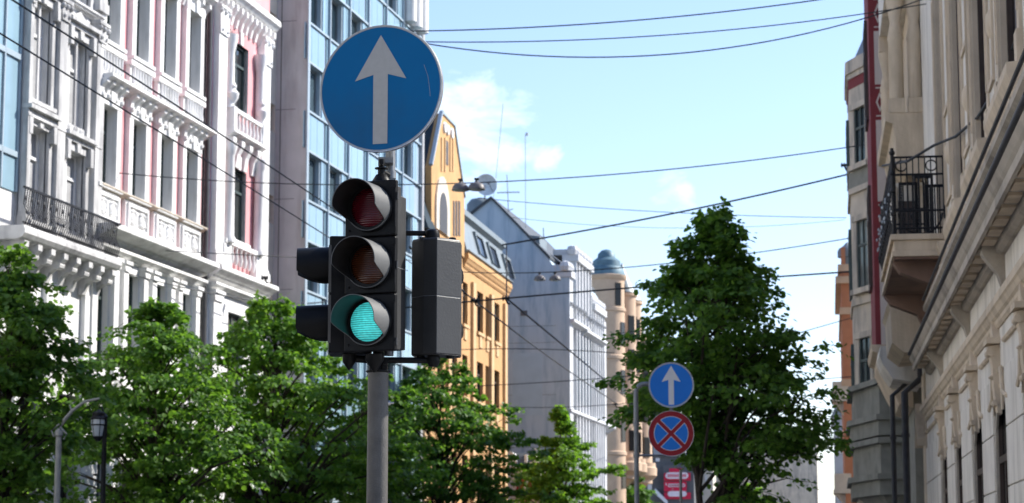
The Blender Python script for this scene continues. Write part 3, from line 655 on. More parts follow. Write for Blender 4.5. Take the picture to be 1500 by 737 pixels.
for k,(x,r,y_) in enumerate(((2.6,1.0,430),(5.0,0.9,436),(11.5,1.15,478))):
    m = MB(); m.lathe([(r,tz(700)),(r,tz(690)),(r,tz(y_)),(r+0.12,tz(y_)+0.05),(r+0.12,tz(y_)+0.25),(r*0.7,tz(y_)+0.3)], 24, (x,BY[k],0)); bb = m.build('round_bay', M['beige'], tk, smooth=True)
    m = MB(); m.lathe([(r+0.1,tz(y_)+0.3),(r*0.6,tz(y_)+1.2),(0.001,tz(y_)+2.6 if k == 0 else tz(y_)+1.5)], 20, (x,BY[k],0)); m.build('cone_roof', M['slate'], bb, smooth=True)
    for y2 in (470,520,585,640):
        z = tz(y2+15)
        if z > tz(y_)-0.6: continue
        for ang in (-2.3,-1.2):
            cx_, cy_ = x+(r-0.02)*math.cos(ang), BY[k]+(r-0.02)*math.sin(ang)
            w_ = MB().box(-0.28,0.28,-0.06,0.05,0,1.5).mesh('window', M['glass_dark'])
            o = link('window', w_, bb, loc=(cx_,cy_,z-0.2)); o.rotation_euler = (0,0,ang+math.pi/2)
    m = MB(); m.lathe([(0.3,tz(712)),(r,tz(695)),(r+0.35,tz(688)),(r+0.35,tz(676)),(r+0.25,tz(674)),(r+0.25,tz(668))], 24, (x,BY[k],0)); m.build('balcony', M['beige'], bb, smooth=True)
for y2 in (458,528,598,668):
    MB().lathe([(1.298,tz(y2)),(1.38,tz(y2)+0.04),(1.38,tz(y2)+0.26),(1.298,tz(y2)+0.32)], 28, (0,0,0), cap=False).build('string_course', M['beige'], tk, smooth=True)
for y2 in (508,578,648,716):
    for ang in (-1.9,-1.0,-0.2):
        w_ = MB().box(-0.27,0.27,-0.05,0.05,0,1.7).mesh('window', M['glass_dark']); o = link('window', w_, tk, loc=(1.27*math.cos(ang),1.27*math.sin(ang),tz(y2))); o.rotation_euler = (0,0,ang+math.pi/2)
for ang in (-1.35,-0.4,-2.3):
    w_ = MB().box(-0.26,0.26,-0.05,0.05,0,1.65).mesh('window', M['glass_dark']); o = link('window', w_, tk, loc=(1.27*math.cos(ang),1.27*math.sin(ang),tz(450))); o.rotation_euler = (0,0,ang+math.pi/2)
for x in (7.2,8.8,13.5,15):
    for y2 in (480,530,585,640,700):
        z = tz(y2+12)
        window(tk, x-0.4, x+0.4, z-0.8, z+0.9, y=0.85, style='bar', fm='wood_dark', gm='glass_dark')
cornice(tk, 0, 16, tz(525), 0.4, 0.35, M['beige'], 'string_course').location.y = 0.9
MB().prism_yz([(0.7,tz(440)),(5,tz(400)),(11,tz(440))], 1.2, 16).build('roof', M['slate'], tk)

# ================================================================== LOW OLD HOUSE IN FRONT OF THE GABLE WALL
LX = plan(748,124.6)
LF = Facade((plan(755,125)[0]-0.9,124.3), (plan(792,127.6)[0]-0.05,127.8))
lk = empty('low_old_house', (plan(770,125.5)[0],124.4,0), math.pi*0.0, 'small pale old house with dark roof, chimney and little pediment below the gable wall', 'building')
def lz(y): return at(770,y,125)[2]
wl = MB(); wl.box(-2.2,1.0,0.0,3,0,lz(688)); wl.build('wall', M['cream'], lk)
MB().sweep([(-0.01,lz(684)),(0.35,lz(684)),(0.3,lz(688)),(0.1,lz(690)),(-0.01,lz(690))], -2.3, 1.1).build('cornice', M['white_trim'], lk)
MB().prism_yz([(-0.2,lz(683.5)),(0.5,lz(668)),(1.5,lz(662)),(3,lz(683.5))], -2.2, 1.0).build('roof', M['dark_slate'], lk)
m = MB(); m.prism_xz([(-0.72,lz(684)),(-0.22,lz(684)),(-0.55,lz(664)),(-0.75,lz(662))], -0.28, 1.2); m.build('pediment', M['white_trim'], lk)
ch = MB(); ch.box(0.28,0.75,0.4,0.9,lz(684),lz(660)); ch.build('chimney', M['dark_slate'], lk)
m = MB(); m.box(0.1,0.25,-0.1,0.3,lz(684),lz(667)); m.box(0.25,0.62,-0.05,0.25,lz(684),lz(678)); m.box(0.62,0.95,-0.15,0.3,lz(684),lz(670)); m.box(0.66,0.8,-0.1,0.2,lz(670),lz(658)); m.build('parapet', M['white_trim'], lk)
for x in (-0.15,0.55,-1.4): window(lk, x-0.22, x+0.22, lz(713), lz(698), y=-0.02, style='mid', fm='frame_white')
for x in (-1.2,-0.4,0.4): window(lk, x-0.3, x+0.3, 1.2, 3.4, y=-0.02, fm='frame_white')
m = MB(); m.box(-0.95,-0.72,-0.2,-0.003,0,lz(690)-0.01); m.build('pilaster', M['white_trim'], lk)
# flag hanging from a slanted staff
fx, fy, fz = at(770,700,123)
fl = empty('flag', (fx,fy,fz), 0.0, 'carmine flag with a white stripe hanging from a slanted staff', 'flag')
a0 = Vector(at(768,697,123)); a1 = Vector(at(756,737,123)); L0 = Vector((fx,fy,fz))
m = MB(); m.tube([Vector((0.4,0.6,0.1))+Vector((0,0,-0.3)), Vector((-0.25,-0.1,0.35))], 0.025, 6); m.build('staff', M['pale_post'], fl)
def cloth(v0, v1):
    m = MB(); n, k = 10, 3; vs = []
    for i in range(n+1):
        for j in range(k+1):
            t, s_ = i/n, v0+(v1-v0)*j/k
            vs.append((-0.2-0.35*t+0.95*s_*(0.7), -0.1+0.08*math.sin(5*t+6*s_), 0.3-1.0*t-0.75*s_))
    o = len(vs); vs2 = [(x,y+0.012,z) for x,y,z in vs]; fs = []
    for i in range(n):
        for j in range(k):
            q = i*(k+1)+j; fs += [(q,q+1,q+k+2,q+k+1),(o+q,o+q+k+1,o+q+k+2,o+q+1)]
    return m.add(vs+vs2, fs)
cloth(0,0.4).build('red_band', M['flag_red'], fl, smooth=True); cloth(0.4,0.6).build('white_band', M['flag_white'], fl, smooth=True); cloth(0.6,1.0).build('red_band', M['flag_red'], fl, smooth=True)

# ================================================================== END OF THE STREET
def box_building(name, label, px0, px1, D, ytop, m, depth=12, windows=(), roof=None):
    x0, x1 = plan(px0,D)[0], plan(px1,D)[0]; zt = at((px0+px1)/2,ytop,D)[2]
    r = empty(name, (x0,D,0), 0.0, label, 'building')
    w = x1-x0; MB().box(0,w,0,depth,0,zt).build('wall', m, r)
    MB().box(-0.15,w+0.15,-0.25,depth+0.1,zt+0.003,zt+0.35).build('cornice', M['far_grey'], r)
    for a,b_,t,bt in windows:
        window(r, plan(a,D)[0]-x0, plan(b_,D)[0]-x0, at(a,bt,D)[2], at(a,t,D)[2], y=-0.03, style='mid', fm='frame_white', gm='glass_dark', bar=0.12)
    return r
box_building('pale_grey_block', 'pale grey block closing the street, above the dark grey building', 896, 1000, 235, 574, M['far_grey'], windows=[(930,935,600,620),(930,935,635,655),(950,955,600,620),(920,924,600,620)])
eb = box_building('dark_grey_building', 'dark grey building at street end carrying the red panels', 925, 1018, 212, 669, M['far_dark'], windows=[(941,945,674,684),(962,968,671,676),(950,956,708,722)])
ex0 = plan(925,212)[0]
def ep(px, py): return plan(px,212)[0]-ex0, at(px,py,212)[2]
aw = MB(); (xa,za) = ep(936,688); (xb,_) = ep(961,688); aw.prism_yz([(-0.02,za),(-1.8,za-0.5),(-1.8,za-0.75),(-0.02,za-0.3)], xa, xb); aw.build('awning', M['awning'], eb)
(xa,za) = ep(962,716); (xb,_) = ep(980,716); aw = MB(); aw.prism_xz([(xa,za),(xa,za-0.5),(xb,za-1.6),(xb,za-1.2)], -1.5, -0.02); aw.build('awning', M['awning'], eb)
box_building('beige_end_building', 'beige building just beside the red panels, behind the tree trunks', 1019, 1046, 216, 660, M['cream'], windows=[(1024,1027,672,684),(1034,1037,672,684),(1024,1027,696,708),(1034,1037,696,708)])
box_building('brownish_end_building', 'brown grey building behind the big tree at street end', 1047, 1200, 225, 640, M['beige_r'], windows=[(1052,1055,680,700),(1060,1063,680,700)])
# red advertising panels
bx, by, bz = at(993,712,211.2)
ad = empty('advertising_sign', (bx,by,0), 0.0, 'tall red advertising sign with three white rounded text plates', 'sign')
def az(y): return at(993,y,211)[2]
def axx(px): return plan(px,211.2)[0]-bx
m = MB(); m.box(axx(973),axx(1018),0.1,0.5,0,az(681)); m.build('backing_board', M['far_dark'], ad)
for k,(a,b_,t,bt) in enumerate(((974,1013,693,704),(974,1007,705.5,720),(974,1013,721.5,731),(982,1000,686,693.5))):
    MB().box(axx(a),axx(b_),-0.1-0.02*k,0.099,az(bt),az(t)).build('red_panel', M['ad_red'], ad)
def pill(x0,x1,z0,z1,y0,y1):
    r = (z1-z0)/2; p = [(x1-r+r*math.cos(-math.pi/2+math.pi*i/8),(z0+z1)/2+r*math.sin(-math.pi/2+math.pi*i/8)) for i in range(9)]+[(x0+r+r*math.cos(math.pi/2+math.pi*i/8),(z0+z1)/2+r*math.sin(math.pi/2+math.pi*i/8)) for i in range(9)]
    return MB().prism_xz(p,y0,y1)
pl = []
for k,(a,b_,t,bt) in enumerate(((976.5,1010,692,701.5),(979.5,1007.5,719.5,727.5))):
    p = pill(axx(a),axx(b_),az(bt),az(t),-0.26,-0.17).build('text_plate', M['ad_white'], ad); pl.append(p)
    if k == 0:
        t_ = MB(); n = 10
        for q in range(n):
            x = axx(980+q*2.8); w_ = 0.1
            t_.box(x,x+w_,-0.29,-0.261,az(699),az(694.5))
        t_.build('lettering', M['ad_red'], p)
t_ = MB()
for q in range(6):                                                  # rounded outlined characters, too blurred to read in the photograph
    x = axx(981+q*4.0); t_.lathe([(0.17,-0.2),(0.17,-0.13),(0.09,-0.13),(0.09,-0.2),(0.17,-0.2)], 12, (x+0.1,0,az(711)), 'y')
t_.box(axx(976.5),axx(978),-0.2,-0.13,az(711),az(708)); t_.box(axx(986.5),axx(987),-0.2,-0.13,az(719),az(714.5))
t_.build('lettering', M['ad_white'], ad)
# ================================================================== RIGHT SIDE: NEAR PALE STONE BUILDING
RF = Facade((2.0,50.0), (2.22,19.35))
rk = root_of(RF, 'pale_stone_house', 'near pale stone house with deep cornice, arched ground floor windows and iron balcony')
RL = RF.L
def ruz(px,py,o=0): return RF.uz(px,py,o)
# ground floor: arched openings between wide piers
gw = [(RF.u(1378),RF.u(1387)),(RF.u(1399),RF.u(1409)),(RF.u(1425),RF.u(1440)),(RF.u(1457),RF.u(1476))]
gw += [(gw[-1][1]+2.2+3.7*i,gw[-1][1]+3.6+3.7*i) for i in range(3)]; gw = [g for g in gw if g[1] < RL-0.5]
gz = ruz(1432,612)[1]; zB = ruz(1440,492)[1]; g0 = RF.u(1357)
gl0 = g0
xs_ = [g0]+[v for p in gw for v in p]+[RL]
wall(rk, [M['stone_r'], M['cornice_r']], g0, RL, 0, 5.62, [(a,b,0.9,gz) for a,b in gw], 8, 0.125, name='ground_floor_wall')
def ogee(x0,x1,z0,h,mname):                       # filler that narrows the head of an opening into a pointed arch
    xc = (x0+x1)/2; w = (x1-x0)/2
    for s_ in (-1,1):
        pts = [(xc+s_*w*1.0,z0-h),(xc+s_*w*0.93,z0-h*0.6),(xc+s_*w*0.7,z0-h*0.28),(xc+s_*w*0.35,z0-h*0.06),(xc+s_*w*0.3,z0),(xc+s_*(w+0.004),z0+0.004)]
        MB().prism_xz(pts, 0.004, 0.034).build('arch_spandrel', M[mname], rk)
for a,b in gw:
    window(rk, a, b, 0.9, gz, y=0.085, style='tee', fm='wood_dark', gm='glass_dark', bar=0.07)
    ogee(a,b,gz,0.6,'cornice_r')
    xc = (a+b)/2
    k = MB(); k.prism_yz([(0.003,gz-0.22),(-0.05,gz-0.2),(-0.09,gz+0.1),(-0.1,gz+0.4),(-0.15,gz+0.62),(0.003,gz+0.65)], xc-0.15, xc+0.15)
    k.lathe([(0.05,-0.17),(0.05,0.17)], 12, (xc,-0.12,gz+0.55), 'x'); k.lathe([(0.04,-0.16),(0.04,0.16)], 10, (xc,-0.07,gz-0.08), 'x')
    for q in (-0.09,0.09): k.lathe([(0.001,-0.05),(0.05,0),(0.001,0.05)], 8, (xc+q,-0.09,gz+0.25))
    k.prism_xz([(xc-0.26,gz+0.72),(xc+0.26,gz+0.72),(xc,gz+0.95)], -0.09, 0.003); k.box(xc-0.27,xc+0.27,-0.17,0.003,gz+0.65,gz+0.72)
    k.build('keystone', M['tan_r'], rk, smooth=True)
    # hood mouldings stepping down either side of the keystone
    h = MB()
    for s_ in (-1,1):
        x1_ = xc+s_*0.2; x2_ = xc+s_*0.62; x3_ = xc+s_*((b-a)/2+0.35)
        h.tube([(x1_,-0.03,gz+0.3),(x2_,-0.04,gz+0.32),(x2_+s_*0.14,-0.04,gz+0.02),(x3_,-0.04,gz-0.08)], 0.028, 6)
        h.tube([(x1_,-0.02,gz+0.12),(x2_-s_*0.05,-0.03,gz+0.12),(x2_,-0.03,gz-0.2)], 0.02, 6)
    h.build('hood_moulding', M['tan_r'], rk, smooth=True)
# wide piers with narrow block joints
for i in range(0, len(xs_)-1, 2):
    a, b = xs_[i]+0.05, xs_[i+1]-0.05
    m = MB(); z = 0.45
    for hgt in (0.72,0.72,0.72,0.72,0.72):
        if z+hgt > gz+0.55: hgt = gz+0.55-z
        if hgt < 0.1: break
        m.box(a,b,-0.03,-0.002,z,z+hgt-0.014); z += hgt
    m.box(a-0.02,b+0.02,-0.06,-0.002,0,0.44)
    m.build('pier', M['stone_r'], rk, bevel=0.012)
for i in range(0, len(xs_)-1, 2):
    m = MB(); a, b = xs_[i], xs_[i+1]; z = gz+0.62; n = max(4, int((b-a)/0.12))
    for k in range(n): m.lathe([(0.0005,-0.06),(0.035,-0.03),(0.035,0.03),(0.0005,0.06)], 6, (a+(k+0.5)*(b-a)/n,-0.02,z), 'x')
    m.build('rope_moulding', M['tan_r'], rk, smooth=True)
# moulding B, frieze, deep cornice A with hanging corbels
cornice(rk, g0, RL, zB+0.12, 0.13, 0.3, M['tan_r'], 'moulding')
ca_o = 0.38
zA = RF.uz(1452,310,ca_o)[1]
p = [(-0.003,zA+0.40),(0.2,zA+0.40),(ca_o,zA+0.30),(ca_o+0.04,zA+0.24),(ca_o,zA+0.16),(ca_o-0.03,zA+0.12),(ca_o-0.03,zA+0.01),(ca_o-0.07,zA),(ca_o-0.08,zA+0.06),(0.12,zA+0.05),(0.10,zA-0.05),(0.05,zA-0.08),(-0.003,zA-0.08)]
MB().sweep(p, 6.6, RL).build('deep_cornice', M['cornice_r'], rk)
n = 30
for k in range(n):
    x = 6.9+k*(RL-7)/n; m = MB(); m.box(x,x+0.5,-ca_o+0.1,-0.13,zA+0.02,zA+0.058)
    m.build('soffit_panel', M['tan_r'], rk)
for px in (1383,1424,1478):
    x = RF.u(px); k = MB(); k.prism_yz([(0.003,zA-0.45),(-0.05,zA-0.43),(-0.09,zA-0.3),(-0.2,zA-0.16),(-0.27,zA-0.06),(-0.27,zA+0.045),(0.003,zA+0.045)], x-0.13, x+0.13); k.build('corbel', M['cornice_r'], rk)
m = MB(); m.tube([(6.6,-ca_o-0.03,zA+0.33),(RL,-ca_o-0.03,zA+0.33)], 0.035, 10); m.build('gutter', M['dark_gap'], rk, smooth=True)
# upper storey
zL = RF.uz(1423,264,0.36)[1]-0.08
zup0 = zL+0.25
ub_ = [(RF.u(p0),RF.u(p1)) for p0,p1 in ((1385,1396),(1410,1424),(1441,1463),(1483,1513))]
uo = [(a,b,zup0+0.75,zup0+6.2) for a,b in ub_]+[(RF.u(1352),RF.u(1369),zL-0.1,zL+3.1)]
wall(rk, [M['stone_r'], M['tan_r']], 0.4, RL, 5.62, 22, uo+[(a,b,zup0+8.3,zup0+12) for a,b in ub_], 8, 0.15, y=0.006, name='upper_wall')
for a,b,c,d in uo+[(a,b,zup0+8.3,zup0+12) for a,b in ub_]: window(rk, a, b, c, d, y=0.13, style='tee', fm='wood_dark', gm='glass_dark', bar=0.09)
# surround pilaster strips beside each upper window
for a,b in ub_:
    for xa,xb in ((a-0.26,a-0.02),(b+0.02,b+0.26)):
        w = MB(); w.box(xa,xb,-0.035,0.004,zup0+0.95,zup0+5.6); w.box(xa-0.03,xb+0.03,-0.07,0.004,zup0+0.55,zup0+0.95); w.box(xa-0.04,xb+0.04,-0.08,0.004,zup0+5.6,zup0+5.9)
        w.box(xa+0.08,xb-0.08,-0.05,-0.035,zup0+1.2,zup0+5.3)
        w.build('surround_strip', M['tan_r'], rk)
    w = MB(); w.prism_yz([(0.004,zL+0.12),(-0.06,zL+0.2),(-0.1,zL+0.45),(-0.2,zL+0.7),(-0.2,zL+0.8),(0.004,zL+0.82)], a-0.4, b+0.4)
    for xa in (a-0.3,b+0.1):
        w.prism_yz([(0.004,zL-0.35),(-0.08,zL-0.3),(-0.17,zL+0.0),(-0.17,zL+0.3),(-0.17,zL+0.44),(0.004,zL+0.44)], xa, xa+0.2)
    w.build('window_apron', M['tan_r'], rk)
for i in range(len(ub_)-1):
    a, b = ub_[i][1]+0.45, ub_[i+1][0]-0.45
    w = MB(); w.box(a,b,-0.025,0.004,zup0+0.8,zup0+5.9); w.box(a-0.03,b+0.03,-0.05,0.004,zup0+0.4,zup0+0.8); w.build('wall_panel', M['stone_r'], rk)
p = [(-0.003,zL+0.1),(0.25,zL+0.1),(0.33,zL+0.02),(0.33,zL-0.06),(0.26,zL-0.12),(0.25,zL-0.2),(0.1,zL-0.32),(0.06,zL-0.44),(-0.003,zL-0.44)]
MB().sweep(p, RF.u(1384), RL).build('ledge', M['cornice_r'], rk)
m = MB(); m.tube([(RF.u(1386),-0.345,zL+0.09),(RL,-0.345,zL+0.09)], 0.025, 8); m.build('ledge_gutter', M['dark_gap'], rk, smooth=True)
# richer relief on the upper storey: framed piers, rosettes, consoles under the ledge
for i in range(len(ub_)-1):
    a, b = ub_[i][1]+0.5, ub_[i+1][0]-0.5
    if b-a < 0.5: continue
    f = MB()
    for xa,xb in ((a+0.05,a+0.13),(b-0.13,b-0.05)): f.box(xa,xb,-0.06,-0.026,zup0+1.1,zup0+5.5)
    for z in (zup0+1.1,zup0+2.6,zup0+5.42): f.box(a+0.13,b-0.13,-0.06,-0.026,z,z+0.08)
    f.build('pier_frame', M['tan_r'], rk)
    c = (a+b)/2; f = MB()
    f.lathe([(0.0005,-0.09),(0.1,-0.085),(0.16,-0.06),(0.2,-0.027)], 18, (c,0,zup0+1.9), 'y')
    f.build('rosette', M['tan_r'], rk, smooth=True)
for k in range(30):
    x = RF.u(1386)+k*0.72
    if x > RL-0.2: break
    MB().prism_yz([(0.004,zL-0.62),(-0.05,zL-0.6),(-0.09,zL-0.45),(-0.2,zL-0.36),(-0.2,zL-0.33),(0.004,zL-0.33)], x, x+0.12).build('console', M['tan_r'], rk)
for k in range(9):
    x = RF.u(1390)+k*2.4; m = MB(); m.box(x,x+0.45,-0.08,0.004,zA+0.41,zL-0.44)
    m.build('frieze_panel', M['stone_r'], rk)
# balcony with wrought iron cage
bu0, bu1 = 50-42.6, 50-37.0; bo_ = 0.9
zs = at(1355,342,37)[2]
bb = MB()
bb.box(bu0,bu1,-bo_-0.06,0.004,zs-0.1,zs); bb.box(bu0+0.05,bu1-0.05,-bo_,0.004,zs-0.28,zs-0.1); bb.box(bu0+0.02,bu1-0.02,-bo_-0.04,0.004,zs-0.38,zs-0.28)
bl = bb.build('balcony', M['tan_r'], rk, bevel=0.01)
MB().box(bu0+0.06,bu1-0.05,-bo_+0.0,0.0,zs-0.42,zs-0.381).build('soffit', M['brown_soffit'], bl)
for x in (bu0+0.4, bu1-0.55):
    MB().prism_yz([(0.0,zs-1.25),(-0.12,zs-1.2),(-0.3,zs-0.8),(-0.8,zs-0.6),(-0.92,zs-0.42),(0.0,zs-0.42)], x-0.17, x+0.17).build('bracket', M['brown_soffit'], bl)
def circ(m, c, r, axis, a0=0, a1=2*math.pi, t=0.013, n=14):
    pts = []
    for i in range(n+1):
        a = a0+(a1-a0)*i/n; q, w = r*math.cos(a), r*math.sin(a)
        pts.append((c[0]+q,c[1],c[2]+w) if axis == 'y' else (c[0],c[1]+q,c[2]+w))
    m.tube(pts, t, 5)
r_ = MB(); hR = 1.32
for x in (bu0+0.05,bu1-0.05):
    for q in range(9):
        y = -0.06-q*(bo_-0.1)/8
        r_.tube([(x,y,zs),(x,y,zs+hR)], 0.012, 5)
    for z in (0.1,0.4,1.02,hR): r_.tube([(x,-0.02,zs+z),(x,-bo_,zs+z)], 0.02, 6)
    circ(r_, (x,-bo_/2,zs+0.36), 0.36, 'x', math.pi, 2*math.pi, 0.018)
    for y in (-0.25,-0.75): circ(r_, (x,y,zs+1.17), 0.09, 'x')
    r_.tube([(x,-bo_,zs),(x,-bo_,zs+hR+0.16)], 0.03, 8)
    for z in (0.35,0.75,1.05,1.4): r_.lathe([(0.02,z-0.05),(0.05,z-0.02),(0.05,z+0.02),(0.02,z+0.05)], 8, (x,-bo_,zs))
    r_.tube([(x,-0.03,zs),(x,-0.03,zs+hR+0.1)], 0.026, 8)
nb = 34
for q in range(nb):
    x = bu0+0.1+q*(bu1-bu0-0.2)/(nb-1)
    r_.tube([(x,-bo_,zs+0.05),(x,-bo_-0.09,zs+0.35),(x,-bo_-0.02,zs+0.8),(x,-bo_,zs+hR)], 0.012, 5)
    if q % 3 == 1:
        circ(r_, (x,-bo_-0.03,zs+0.68), 0.07, 'y', t=0.011, n=10); circ(r_, (x,-bo_-0.08,zs+0.3), 0.06, 'y', t=0.011, n=10)
for z in (0.1,1.02,hR): r_.tube([(bu0+0.05,-bo_,zs+z),(bu1-0.05,-bo_,zs+z)], 0.022, 6)
r_.build('railing', M['iron'], bl, smooth=True)
# black folded shutter leaves standing on the balcony, and a loop of black hose-like cable on the railing
sh = empty('folded_shutter', RF.A+(0,), RF.rz, 'black slatted folding shutter leaves standing on the iron balcony', 'shutter')
for k,(x,y,hh) in enumerate(((bu1-0.5,-0.36,1.08),(bu1-0.58,-0.62,0.98),(bu1-0.68,-0.16,0.95))):
    m = MB(); w_ = 0.16
    m.box(x-0.02,x+0.02,y-w_,y-w_+0.03,zs+0.02,zs+hh); m.box(x-0.02,x+0.02,y+w_-0.03,y+w_,zs+0.02,zs+hh)
    m.box(x-0.02,x+0.02,y-w_+0.03,y+w_-0.03,zs+0.02,zs+0.07); m.box(x-0.02,x+0.02,y-w_+0.03,y+w_-0.03,zs+hh-0.05,zs+hh)
    for q in range(3): m.box(x-0.012,x+0.012,y-w_+0.06+q*0.08,y-w_+0.085+q*0.08,zs+0.07,zs+hh-0.05)
    m.build('leaf', M['iron'], sh)
lg = MB(); random.seed(5); pts = []
for k in range(40):
    t = k/39; pts.append((bu0+0.1+(bu1-bu0-0.2)*t, -bo_-0.06+0.05*math.sin(k*2.1), zs+0.95-0.55*abs(math.sin(t*9))))
lg.tube(pts, 0.011, 5)
gt = lg.build('fairy_light_string', M['wire'], None, loc=RF.A+(0,), rz=RF.rz); tag(gt, 'string of small glass fairy lights wound along the iron balcony railing', 'fairy lights')
bme = MB().lathe([(0.001,-0.03),(0.018,-0.01),(0.018,0.015),(0.001,0.035)], 6).mesh('bulb', M['lamp_glass'], True)
for pq in pts: link('bulb', bme, gt, loc=(pq[0],pq[1]-0.02,pq[2]-0.035))
# oriel above, its corbel box below the balcony
u0, u1 = 50-49, 50-44.0; oo_ = 0.6
zo = at(1335,166,44)[2]
o1 = MB(); o1.sweep([(-0.003,zo),(oo_+0.16,zo),(oo_+0.14,zo-0.16),(oo_,zo-0.22),(oo_-0.05,zo-0.5),(oo_-0.05,zo-0.95),(oo_+0.02,zo-1.05),(0.35,zo-1.25),(-0.003,zo-1.3)], u0, u1+0.1)
orl = o1.build('oriel', M['tan_r'], rk)
m = MB(); m.box(u0,u1-0.15,-oo_+0.45,0.0,zo,zo+9); m.build('core', M['tan_r'], orl)
for x,y in ((u1-0.02,-oo_+0.1),(u1-0.02,-0.12),(u0+0.15,-oo_+0.1)):
    m = MB(); m.box(x-0.2,x+0.14,y-0.16,y+0.16,zo,zo+0.3); m.lathe([(0.15,zo+0.3),(0.15,zo+1.5),(0.17,zo+1.55),(0.1,zo+1.9),(0.17,zo+2.25),(0.19,zo+2.4)], 14, (x-0.03,y,0)); m.box(x-0.2,x+0.14,y-0.17,y+0.17,zo+2.4,zo+2.75)
    m.build('column', M['tan_r'], orl, smooth=True)
m = MB()
arc = [(-oo_-0.05,zo+2.75),(-oo_-0.05,zo+4.2),(0.0,zo+4.2),(0.0,zo+2.75),(-0.08,zo+2.75)]+[(-0.08-(oo_-0.1)/2+(oo_-0.1)/2*math.cos(math.pi*i/10),zo+2.75+0.45*math.sin(math.pi*i/10)) for i in range(1,10)]+[(-oo_+0.02,zo+2.75)]
m.prism_yz(arc, u1-0.2, u1+0.02); m.sweep([(-0.003,zo+4.75),(oo_+0.25,zo+4.75),(oo_+0.22,zo+4.5),(oo_+0.05,zo+4.2),(-0.003,zo+4.2)], u0-0.1, u1+0.15)
m.box(u0,u1-0.21,-oo_-0.05,-0.01,zo+2.75,zo+4.19)
m.build('arcade', M['stone_r'], orl)
m = MB(); m.box(u1-0.149,u1-0.12,-oo_+0.5,-0.08,zo+0.35,zo+2.5); m.build('window', M['glass_dark'], orl)
m = MB(); m.sweep([(-0.003,6.85),(0.78,6.85),(0.82,6.75),(0.76,6.65),(0.74,6.0),(0.5,5.8),(-0.003,5.85)], 50-46.5, 50-43.3); m.build('corbel_box', M['tan_r'], rk)
m = MB(); m.sweep([(-0.003,6.3),(0.85,6.3),(0.88,6.1),(0.8,5.9),(0.6,5.6),(-0.003,5.5)], 50-49.4, 50-47.0); m.build('corbel_box', M['stone_r'], rk)
m = MB(); m.box(50-49,50-44.6,-0.62,-0.002,6.86,zo-1.31); lb = m.build('lower_bay', M['stone_r'], rk)
MB().box(50-44.598,50-44.56,-0.5,-0.12,6.95,zo-1.7).build('door', M['wood_dark'], lb); MB().box(50-44.598,50-44.5,-0.64,-0.53,6.86,zo-1.4).build('pilaster', M['tan_r'], lb); MB().box(50-44.598,50-44.5,-0.1,-0.003,6.86,zo-1.4).build('pilaster', M['tan_r'], lb)
# tan portal with pointed niche beyond the ground floor, and downpipes
pa, pb = 3.3, g0-0.02
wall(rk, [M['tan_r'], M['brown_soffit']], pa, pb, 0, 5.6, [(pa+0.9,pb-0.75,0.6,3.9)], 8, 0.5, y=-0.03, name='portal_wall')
window(rk, pa+0.9, pb-0.75, 0.6, 3.9, y=0.44, style='tee', fm='wood_dark', gm='glass_dark')
ogee(pa+0.9,pb-0.75,3.9,0.9,'tan_r')
m = MB(); xm = (pa+pb)/2; m.prism_xz([(pa+0.2,4.1),(pa+0.2,4.25),(xm,5.0),(pb-0.05,4.25),(pb-0.05,4.1),(xm,4.8)], -0.2, -0.034); m.build('gablet', M['tan_r'], rk)
for px,r0,y0 in ((1319,0.055,-0.35),(1329,0.075,-0.12)):
    x = 2.2 if px < 1325 else 3.0
    m = MB(); m.tube([(x,y0-0.25,0.3),(x,y0-0.25,5.3),(x,y0+0.1,5.6),(x,y0+0.1,6.2)], r0, 10)
    for z in (1.2,2.8,4.4): m.lathe([(r0+0.02,-0.04),(r0+0.02,0.04)], 10, (x,y0-0.25,z))
    m.build('downpipe', M['dark_gap'], rk, smooth=True)
cornice(rk, 0.3, RL, 22.4, 0.8, 0.8, M['cornice_r'], 'eaves_cornice', 20)
MB().prism_yz([(-0.3,22.4),(4,25.0),(8,22.4)], 0.4, RL).build('roof', M['dark_slate'], rk)

# ================================================================== RED AND CREAM STRIPED HOUSE
rr_ = empty('red_striped_house', (1.95,54.5,0), math.pi*-0.5, 'oxblood red house end with a cream stripe and diamond motifs, beside the oriel', 'building')
# local x runs back towards the camera (54.5 - x), local y into the building
rx1 = 4.3
o0 = 0.8
w = MB(); w.box(0,rx1,-o0,4,6.6,23); w.build('bay_wall', M['red_r'], rr_)
w = MB(); w.box(-0.5,rx1-0.05,0.02,8,6.5,22); w.build('wall', M['red_r'], rr_); w = MB(); w.box(-0.5,rx1-0.05,0.015,8,0,6.499); w.build('lower_wall', M['moss_grey'], rr_)
st = MB(); st.box(rx1,rx1+0.03,-o0+0.12,-o0+0.32,6.65,23); st.build('stripe', M['cream_r'], rr_)
for y in (150,322,20,-120):
    z = at(1289,y,50.2)[2]; c = -o0+0.22
    d = MB(); d.box(rx1+0.003,rx1+0.034,-o0+0.115,-o0+0.325,z-0.42,z+0.42); b_ = d.build('motif_band', M['red_r'], rr_)
    d = MB()
    for s1 in (1,-1):
        d.prism_yz([(c-0.09,z+0.2*s1*0),(c,z+0.24*s1),(c+0.09,z),(c+0.05,z),(c,z+0.14*s1),(c-0.05,z)], rx1+0.035, rx1+0.05)
    for zz in (-0.34,0.32): d.box(rx1+0.035,rx1+0.05,-o0+0.13,-o0+0.31,z+zz,z+zz+0.03)
    d.build('diamond', M['cream_r'], b_)
m = MB(); m.sweep([(-0.003,6.64),(0.92,6.64),(0.88,6.5),(0.76,6.45),(0.76,6.25),(0.5,5.7),(0.3,5.3),(-0.003,5.2)], 0.2, rx1+0.12); m.build('bay_base', M['tan_r'], rr_)
cornice(rr_, 0, rx1+0.1, 23.5, 1.3, 0.7, M['tan_r'], 'eaves_cornice')
MB().prism_yz([(-0.8,23.5),(3,27),(8,23.5)], -0.4, rx1).build('roof', M['dark_slate'], rr_)
